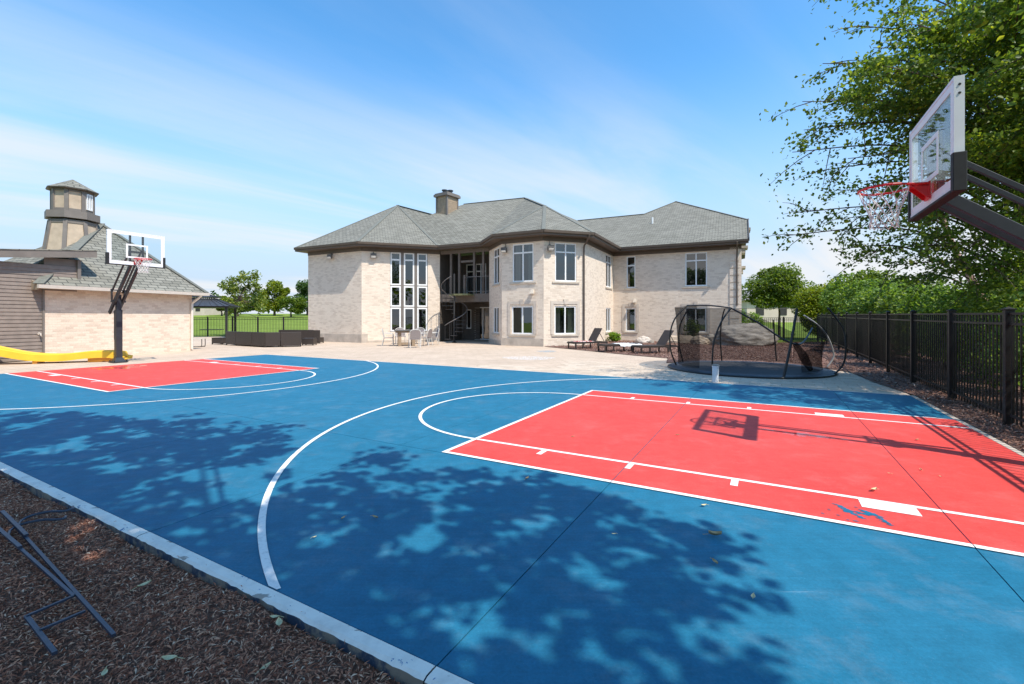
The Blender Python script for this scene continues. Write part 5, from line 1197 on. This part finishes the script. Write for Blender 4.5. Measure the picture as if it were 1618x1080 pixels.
tree('small_tree', (-57.6, 96, 1.9), 'dark green bushy tree between the yellow-green trees', .8, (-57.2, 96, 4.0), 3.0, 2.2, 1.9, 16, 4500, .38, M_LDARK, .2, seed=16)
fh = empty('far_house', (-72, 104, 2), 'distant tan house with grey roof glimpsed under the gazebo', 'house')
q = MB(); q.box((-75, 106, 3.6), 12, 7, 3.4); q.build('wall', M_FARWALL, fh); q = MB(); q.hexa([(-81.6, 102, 5.3), (-68.4, 102, 5.3), (-68.4, 110, 5.3), (-81.6, 110, 5.3)], [(-78, 105.8, 8), (-72, 105.8, 8), (-72, 106.2, 8), (-78, 106.2, 8)]); q.build('roof', M_GREYROOF, fh)
for x in (-79, -76, -73, -70.5): q = MB(); q.box((x, 102.46, 3.7), 1.0, .06, 1.4); q.build('window', M_ROOM, fh)
# right background
tree('round_tree', (22.6, 38.6, 0), 'round dark green tree standing past the right end of the house', 2.0, (22.3, 38.6, 4.0), 3.0, 2.4, 2.0, 40, 13000, .20, M_LMID, .13, seed=21)
shrub((21.9, 32.6, 0), 2.1, 1.7, 4.3, 10500, .17, M_LYEL, 'tall yellow-green bush between the round tree and the hedge', 22)
shrub((24.7, 34.0, 0), 2.0, 1.7, 4.7, 8000, .18, M_LYEL, 'yellow-tipped tall bush behind the fence corner', 23)
shrub((14.2, 28.8, 0), .75, .7, 2.4, 2400, .11, M_LBUSH, 'light green shrub at the corner of the right wing', 24)
shrub((15.6, 29.4, 0), .7, .6, 1.9, 2000, .11, M_LBUSH, 'small light green shrub behind the huge boulder', 25)
bp = GY(971, 27.9); shrub((bp.x, bp.y, 0), .45, .42, .62, 1500, .09, M_LBUSH, 'bright green clump of plants by the house corner', 26)
shrub((10.6, 26.9, 0), .5, .4, 1.5, 1300, .10, M_LMID, 'slim green shrub between window and stone behind the net', 27)
hd = [(6.95, 1.6, .95, 1.9, 31), (7.2, 3.6, 1.1, 2.15, 32), (7.4, 5.8, 1.25, 2.3, 33), (7.5, 8.3, 1.4, 2.5, 34), (7.5, 11.0, 1.5, 2.75, 35), (7.6, 14.0, 1.6, 3.0, 36), (7.7, 17.2, 1.7, 3.3, 37), (7.8, 20.6, 1.8, 3.6, 38), (7.9, 24.5, 1.9, 3.9, 39), (7.1, -.6, 1.0, 2.0, 40), (9.6, 8.0, 1.7, 3.4, 41), (9.8, 12.0, 1.9, 3.8, 42), (9.4, 4.4, 1.6, 3.0, 43), (8.2, 29, 2.1, 4.3, 44)]
hl = ['second nearest the camera', 'behind the thick second fence post', 'behind the third fence post', 'right of the middle of the hedge row', 'in the middle of the hedge row', 'left of the middle of the hedge row', 'well along the hedge row', 'near the far end of the hedge row', 'at the far end of the hedge row', 'nearest the camera at the picture edge', 'in the back row beside the spruce', 'in the back row near the middle', 'in the back row at the right', 'where the fence turns the corner']
for (s, t, r_, hh, sd_), l_ in zip(hd, hl):
    p = ST(s, t); shrub((p.x, p.y, -.02), r_, r_, hh, int(3600 + 500 * t), .055 + .0045 * max(t, 0), M_LHEDGE if sd_ % 3 else M_LMID, 'leafy green hedge shrub behind the fence, ' + l_, sd_, 'hedge_shrub', 22, 'hedge shrubs behind the right fence')
# blue spruce
def spruce(base, h, r_, label):
    base = Vector(base); t = empty('blue_spruce', base, label, 'tree'); q = MB(); q.tube([base - UZ * .2, base + UZ * h], [.16, .02], 8); q.build('trunk', M_BARK, t); pts = []; rj = np.random.default_rng(50); bb = MB()
    for k in range(30):
        z = .5 + (h - .7) * k / 30; rr = r_ * (1 - z / h) + .12
        for j in range(11):
            a = rj.uniform(0, 2 * np.pi); L_ = rr * rj.uniform(.75, 1.1); m = int(26 + 60 * L_ / r_)
            u = rj.random(m) ** .6; w = (1 - u) * .16 + .05; x = L_ * u
            pts.append(np.stack([base.x + np.cos(a) * x + rj.normal(0, 1, m) * w, base.y + np.sin(a) * x + rj.normal(0, 1, m) * w, base.z + z - .10 * x + .06 * x * x + rj.normal(0, .035, m)], 1))
            bb.tube([base + UZ * z, base + Vector((math.cos(a) * L_ * .9, math.sin(a) * L_ * .9, z - .05 * L_))], [.02, .006], 4)
    tag(bb.build('branches', M_BARK, t), kind='stuff'); leaves('needles', np.concatenate(pts), .15, M_LSPRUCE, t, asp=.3); return t
sp = ST(9.6, 6.4); spruce((sp.x + 1.9, sp.y + 1.2, 0), 5.6, 2.1, 'pale blue spruce behind the hedge on the right')
sp = ST(10.5, 11); spruce((sp.x + 1.6, sp.y + 1.0, 0), 4.6, 1.7, 'smaller blue spruce farther back behind the hedge')

# leafy branch systems: sprays that leave the stem, fork and droop
def sprayed(name, base, label, stems, ends, leaf_n, leaf_size, mat, bark, seed, twigs=9, tw_len=.75, droop=.12, spread=.16):
    base = Vector(base); t = empty(name, base, label, 'tree'); rj = random.Random(seed); pr = np.random.default_rng(seed); pts = []
    for k, st in enumerate(stems):
        P = spline([Vector(p) for p in st[0]], 6); q = MB(); n = len(P); q.tube(P, [st[1] * (1 - .75 * i / n) for i in range(n)], 9); q.build('trunk', bark, t, smooth=True)
    allst = [Vector(p) for st in stems for p in spline([Vector(p) for p in st[0]], 6)[6:]]
    tw = MB()
    for e, r0 in ends:
        lm = 4.2 if r0 == .026 else 1.0; e = Vector(e); cand = [p for p in allst if p.z < e.z + .6] or allst
        s = min(cand, key=lambda p: (p - e).length + .4 * abs(p.z - (e.z - .5 * (p - e).xy.length * .3)))
        d = e - s; mid = s + d * .5 + UZ * (d.length * .10); P = spline([s, mid, e], 8); n = len(P); q = MB(); q.tube(P, [max(.006, r0 * (1 - .85 * i / n)) for i in range(n)], 6); q.build('limb', M_BARK, t, smooth=True)
        for i in range(twigs):
            f = .30 + .70 * (i + rj.random() * .8) / twigs; f = min(f, .999); p = P[int(f * (n - 1))]; dd = (P[min(int(f * (n - 1)) + 1, n - 1)] - P[max(int(f * (n - 1)) - 1, 0)]).normalized()
            sdv = Vector((rj.gauss(0, 1), rj.gauss(0, 1), rj.gauss(0, .35))); sdv -= dd * sdv.dot(dd) * .6; sdv = (sdv.normalized() + dd * .75).normalized(); L_ = tw_len * rj.uniform(.5, 1.15)
            T = [p + sdv * L_ * x - UZ * droop * L_ * x * x * 2 for x in (0, .35, .7, 1)]; tw.tube(T, [.010, .008, .006, .003], 4, cap=False)
            m = int(leaf_n * lm * rj.uniform(.6, 1.3)); x = pr.random(m) ** .75; A = np.array([tuple(v) for v in T]); xi = x * 3; i0 = np.minimum(xi.astype(int), 2); fr_ = (xi - i0)[:, None]
            pts.append(A[i0] * (1 - fr_) + A[i0 + 1] * fr_ + pr.normal(0, 1, (m, 3)) * np.array([spread, spread, spread * .55]) * (.35 + .65 * x[:, None]))
    tag(tw.build('twigs', M_BARK, t), kind='stuff')
    leaves('crown', np.concatenate(pts), leaf_size, mat, t, flat=.15, asp=.68); return t, np.concatenate(pts)
# the river birch that hangs over the near goal
B0 = Vector((11.7, 10.1, 0))
bst = [([B0, B0 + Vector((-.05, .05, 1.5)), B0 + Vector((-.35, .05, 3.2)), B0 + Vector((-.8, -.2, 5.2)), B0 + Vector((-1.1, -.4, 8.2))], .15),
       ([B0 + Vector((.2, .1, 0)), B0 + Vector((.4, .2, 1.6)), B0 + Vector((.9, .2, 3.6)), B0 + Vector((1.3, .3, 6.0)), B0 + Vector((1.5, .2, 9))], .13),
       ([B0 + Vector((-.1, .3, 0)), B0 + Vector((-.3, .9, 1.8)), B0 + Vector((-.7, 1.5, 3.8)), B0 + Vector((-1.0, 1.9, 6.8))], .12)]
bend = []
for u, v, Y in [(1240, 372, 9.3), (1262, 335, 9.6), (1252, 240, 8.8), (1268, 160, 8.6), (1300, 100, 8.4), (1355, 40, 8.3), (1400, -20, 8.2), (1300, 200, 9.2), (1290, 270, 9.6), (1345, 120, 9.0), (1380, 75, 8.8), (1330, 345, 9.0), (1310, 395, 10.2), (1360, 400, 9.4), (1400, 420, 9.8),
                (1340, 250, 8.6), (1390, 190, 9.4), (1420, 110, 8.0), (1450, 40, 7.8), (1480, -30, 8.0), (1510, 70, 9.6), (1440, 260, 9.8), (1390, 330, 8.8), (1450, 390, 8.6), (1500, 410, 9.2), (1540, 380, 8.4), (1480, 160, 8.8), (1560, 20, 8.2), (1600, 110, 8.8), (1560, 170, 7.9), (1620, 200, 8.5), (1590, 300, 8.0), (1640, 330, 8.4),
                (1620, 20, 8.6), (1680, 100, 8.4), (1560, 420, 9.0), (1640, 400, 8.8), (1520, 230, 10.6), (1580, 60, 10.8), (1460, 330, 10.8), (1700, 250, 9.0), (1420, 440, 10.6), (1640, -80, 9.0), (1540, -90, 9.0), (1500, 340, 8.0), (1360, 175, 10.2), (1430, 300, 8.2), (1320, 300, 10.6), (1270, 205, 9.4), (1400, 20, 9.6), (1350, -60, 8.6), (1430, 370, 10.4), (1490, 430, 10.2), (1530, 300, 9.0), (1600, 360, 9.6), (1580, 240, 9.4), (1500, 120, 10.4), (1470, 90, 8.4), (1540, 130, 8.6), (1600, 180, 9.6), (1410, 240, 10.2), (1370, 290, 9.9), (1440, 200, 9.0), (1330, 160, 9.6), (1390, 130, 10.2), (1450, 150, 10.2), (1570, 90, 9.4), (1620, 270, 9.2), (1600, 440, 9.4), (1540, 450, 10.0)]:
    bend.append((W(u, v, Y), .030))
for k, (u, v) in enumerate([(1050, 607), (1095, 612), (1140, 615), (1190, 612), (1230, 622), (1275, 618), (1310, 630), (1350, 624), (1390, 634), (1430, 632), (1465, 645), (1200, 632), (1330, 640), (1110, 592), (1060, 588), (1250, 605), (1320, 605), (1400, 612), (1160, 600), (1480, 655), (1020, 596), (1090, 600), (1290, 590), (1350, 600), (1210, 592), (1260, 636), (1400, 648), (1160, 628)]):
    g_ = G(u, v); z = (5.6 if u < 1170 else 4.2) + 1.3 * ((k * 37) % 10) / 10; bend.append((Vector((g_.x + .466 * z, g_.y - .484 * z, z)), .026))
birch, _ = sprayed('river_birch', B0, 'tall river birch with peeling bark overhanging the near basketball goal', bst, bend, 36, .080, M_LBIRCH, M_BIRCH, 61, twigs=11, tw_len=.80)
# shade tree whose crown spreads above and behind the camera; only its shadow is in the picture
shade = [(-420, 660), (-150, 652), (0, 655), (95, 651), (190, 662), (250, 670), (305, 652), (345, 668), (432, 672), (445, 700), (440, 735), (500, 742), (560, 738), (600, 716), (640, 712), (655, 742), (715, 748), (790, 742), (845, 752), (905, 776), (955, 785), (1005, 800), (985, 822), (935, 836), (1000, 852), (1065, 828), (1115, 832), (1152, 856), (1122, 880), (1150, 912), (1185, 922), (1245, 942), (1215, 962), (1165, 950), (1105, 962), (1115, 978), (1035, 966), (985, 968), (1005, 992), (1090, 1018), (1135, 1002), (1220, 1062), (1300, 1020), (1420, 1100), (1500, 1300), (700, 1500), (-700, 1500)]
SPOLY = [tuple(G(u, v).xy) for u, v in shade]
holes = [(350, 748, .55, .22), (400, 775, .40, .16), (330, 792, .3, .12), (455, 765, .25, .14), (600, 745, .22, .12), (655, 765, .25, .1), (700, 822, .22, .13), (725, 806, .20, .10), (665, 840, .16, .09), (850, 835, .2, .12), (895, 822, .2, .1), (880, 890, .22, .10), (920, 905, .2, .1), (760, 915, .10, .08), (690, 968, .08, .06), (520, 905, .14, .06), (780, 960, .1, .06), (300, 690, .35, .14), (160, 705, .3, .1), (1000, 880, .15, .08), (1060, 905, .14, .07), (132, 862, .22, .09), (275, 915, .16, .08), (215, 1003, .15, .07), (40, 905, .12, .06), (800, 1000, .12, .08), (860, 1040, .12, .07), (740, 1015, .1, .06)]
hol = [(G(u, v).x, G(u, v).y, a, c) for u, v, a, c in holes]
from mathutils import noise as mnoise
pr = np.random.default_rng(77); Cc = []
P_ = np.array(SPOLY); lo, hi = P_.min(0) , P_.max(0)
S0 = Vector((4.2, -4.6, 0))
while len(Cc) < 1700:
    c = pr.uniform(lo, hi); 
    if not inpoly(c[None], SPOLY)[0]: continue
    if (Vector((c[0], c[1], 0)) - MID).dot(BX) > -5.0 and mnoise.noise(Vector((c[0] * 2.6, c[1] * 2.6, 3.3))) + .9 * mnoise.noise(Vector((c[0] * 6.5, c[1] * 6.5, 8.1))) < -.10: continue
    if any(((c[0] - x) / a) ** 2 + ((c[1] - y) / b_) ** 2 < 1 for x, y, a, b_ in hol): continue
    z = pr.uniform(5.0, 7.2); Cc.append((c[0] + .466 * z, c[1] - .484 * z, z))
kx = 0
while kx < 520:                            # thicker foliage over the bed
    c = pr.uniform(lo, hi)
    if not inpoly(c[None], SPOLY)[0] or (Vector((c[0], c[1], 0)) - MID).dot(BX) > -4.9 or any(((c[0] - x) / a) ** 2 + ((c[1] - y) / b_) ** 2 < 1 for x, y, a, b_ in hol): continue
    z = pr.uniform(5.0, 7.2); Cc.append((c[0] + .466 * z, c[1] - .484 * z, z)); kx += 1
Cc = np.array(Cc)
shade_t = empty('maple_tree', S0, 'large leafy maple behind the camera casting dappled shade on the court', 'tree')
m = 13; Lp_ = np.repeat(Cc, m, 0) + pr.normal(0, 1, (len(Cc) * m, 3)) * np.array([.085, .085, .08])
# the rest of the crown, over and behind the trunk
ex = pr.normal(0, 1, (9000, 3)); ex /= np.linalg.norm(ex, axis=1)[:, None]; ex = np.array([4.6, -5.6, 7.2]) + ex * (pr.random(9000) ** .4)[:, None] * np.array([3.0, 2.6, 2.4])
leaves('crown', np.concatenate([Lp_, ex]), .13, M_LMAPLE, shade_t, flat=1.2, asp=.8)
q = MB(); q.tube(spline([S0 - UZ * .2, S0 + UZ * 1.8, S0 + Vector((-.2, .2, 3.6)), S0 + Vector((-.4, .4, 6.5))], 5), [.26 - .009 * k for k in range(16)], 10); q.build('trunk', M_BARK, shade_t, smooth=True)
for k in range(0, len(Cc), 70):
    e = Vector(Cc[k]); s = S0 + Vector((-.3, .3, 3.2 + 2.2 * (k / len(Cc)))); q = MB(); q.tube(spline([s, s.lerp(e, .5) + UZ * .3, e], 6), [max(.008, .05 * (1 - .07 * j)) for j in range(13)], 6); q.build('limb', M_BARK, shade_t, smooth=True)

# ================================================================== SMALL THINGS IN THE FOREGROUND
HK = lambda x, y, z=-.028: G(x / 3, 720 + y / 3, z + .034)
M_HOOK = plain('hook_steel', (.035, .045, .07), .4, .25, 20)
hA = empty('shepherd_hook', HK(300, 580), 'dark steel shepherd hook with step bars lying nearest on the mulch', 'garden stake')
q = MB(); q.beam(HK(10, 262), HK(540, 850), .016, .014); q.beam(HK(10, 262, -.012), HK(125, 375, -.012), .022, .012); q.build('shaft', M_HOOK, hA)
q = MB(); q.tube(spline([HK(85, 335, -.02), HK(100, 308, -.02), HK(150, 283, -.018), HK(230, 265, -.016), HK(300, 262, -.016), HK(340, 252, -.016), HK(346, 240, -.016)], 6), .0085, 6); q.build('hook', M_HOOK, hA)
for a, c in (((350, 663), (124, 760)), ((404, 735), (188, 826))): q = MB(); q.beam(HK(*a, -.022), HK(*c, -.022), .012, .010); q.build('step_bar', M_HOOK, hA)
q = MB(); q.beam(HK(124, 760), HK(260, 935), .018, .014); q.build('prong', M_HOOK, hA)
hB = empty('shepherd_hook', HK(170, 505), 'plain dark steel shepherd hook lying beside the one with step bars', 'garden stake')
q = MB(); q.beam(HK(-60, 300), HK(348, 664), .015, .013); q.beam(HK(-60, 300, -.014), HK(95, 432, -.014), .021, .012); q.build('shaft', M_HOOK, hB)
q = MB(); q.tube(spline([HK(38, 378, -.02), HK(52, 350, -.02), HK(110, 322, -.018), HK(200, 304, -.016), HK(270, 302, -.016), HK(306, 296, -.016), HK(310, 286, -.016)], 6), .0085, 6); q.build('hook', M_HOOK, hB)
M_DRY = plain('dry_leaf', (.42, .31, .16), .8, .3, 30); M_DRY2 = plain('pale_leaf', (.60, .52, .30), .8, .25, 30)
def litter(u, v, L_, ang, label, group, mat, curl=.35, z=.008):
    c = G(u, v, z); q = MB(); n = 6; vs = []
    for i in range(n + 1):
        x = -1 + 2 * i / n; w = .42 * (1 - abs(x) ** 1.8) + .02
        for j in (-1, 0, 1): vs.append(Vector((x * L_ / 2, j * w * L_ / 2, (curl * L_ * .5) * (j * j * .8 + x * x * .5) + .002)))
    vs = [Vector((p.x * math.cos(ang) - p.y * math.sin(ang), p.x * math.sin(ang) + p.y * math.cos(ang), p.z)) + c for p in vs]
    q.add(vs, [(i * 3 + j, (i + 1) * 3 + j, (i + 1) * 3 + j + 1, i * 3 + j + 1) for i in range(n) for j in range(2)])
    e = Vector((math.cos(ang), math.sin(ang), 0)); q.tube([c + e * L_ * .5 + UZ * .01, c + e * L_ * .95 + UZ * .004], .0015, 4); o = q.build('fallen_leaf', mat); o.data.polygons.foreach_set('use_smooth', [True] * len(o.data.polygons)); return tag(o, label, 'leaf', group)
litter(1130, 846, .085, 3.0, 'curled brown leaf on lit blue paint at the shadow edge', None, M_DRY, .6)
litter(1190, 944, .05, 1.0, 'small yellowish leaf lying in the tip of the tree shadow', None, M_DRY2)
litter(1381, 775, .075, .4, 'tan leaf with long stem on the red key near the block', None, M_DRY2, .5)
litter(1112, 799, .05, .2, 'pale leaf beside the white key border on blue paint', None, M_DRY2, .4)
for i, (u, v) in enumerate([(970, 844), (542, 819), (593, 818), (497, 849), (1406, 651), (1449, 695), (1486, 753), (1071, 687), (833, 756), (1405, 748), (905, 690), (1130, 889), (1340, 650), (1455, 742)]):
    litter(u, v, .028 + .014 * (i % 3), i * 1.3, 'tiny pale dry leaf scattered on the court paint', 'tiny leaves scattered on the court', M_DRY if i % 3 else M_DRY2, .4)
for i, (u, v) in enumerate([(434, 976), (441, 986), (420, 1055), (268, 1042), (165, 1065), (228, 745 + 180)]):
    litter(u, v, .05 + .02 * (i % 2), i * 2.1, 'pale dry leaf lying on the dark mulch', 'dry leaves lying on the mulch', M_DRY2, .3, -.02)

# ================================================================== FAR BELTS OF TREES AND A NEIGHBOUR
def belt(name, pts, hgt, dep, n, size, mat, label, seed):
    pr_ = np.random.default_rng(seed); P = np.array(pts, float); seg = np.linalg.norm(np.diff(P, axis=0), axis=1); cum = np.concatenate([[0], np.cumsum(seg)]); nb = int(cum[-1] / (hgt * .55)) + 2; lb = []
    for k in range(nb):
        x = pr_.uniform(0, cum[-1]); i = min(np.searchsorted(cum, x) - 1, len(seg) - 1); i = max(i, 0); f = (x - cum[i]) / seg[i]; p = P[i] * (1 - f) + P[i + 1] * f
        hh = hgt * pr_.uniform(.55, 1.15); z0 = gz(p[0], p[1]); 
        for _ in range(5): lb.append((np.array([p[0] + pr_.normal(0, hgt * .22), p[1] + pr_.normal(0, dep), z0 + hh * pr_.uniform(.30, .80)]), hh * pr_.uniform(.16, .30) * np.array([1.2, 1.2, 1.0])))
    return tag(leaves(name, cloud(lb, n, seed, .5), size, mat), label, 'trees', kind='stuff')
belt('far_trees', [(-150, 150), (-90, 158), (-40, 165), (10, 170)], 7.5, 3, 9000, 1.1, M_LDARK, 'distant belt of trees along the far edge of the lawn', 91)
belt('far_trees', [(30, 130), (60, 120), (110, 105)], 8, 3, 7000, 1.0, M_LDARK, 'distant belt of trees past the right end of the house', 92)
belt('far_trees', [(-60, -38), (-20, -46), (20, -44), (60, -36)], 13, 3, 14000, 1.0, M_LMID, 'row of tall trees behind the camera mirrored in the windows', 93)
nh = empty('neighbour_house', (41, 72, 0), 'low tan neighbouring house glimpsed past the right end of the house', 'house')
q = MB(); q.box((43, 74, 2.2), 14, 8, 4.0); q.build('wall', M_FARWALL, nh); q = MB(); q.hexa([(35.4, 69.4, 4.2), (50.6, 69.4, 4.2), (50.6, 78.6, 4.2), (35.4, 78.6, 4.2)], [(39, 73.5, 6.4), (47, 73.5, 6.4), (47, 74.5, 6.4), (39, 74.5, 6.4)]); q.build('roof', M_GREYROOF, nh)
for x in (38, 41.5, 45): q = MB(); q.box((x, 69.97, 2.6), 1.2, .06, 1.4); q.build('window', M_ROOM, nh)
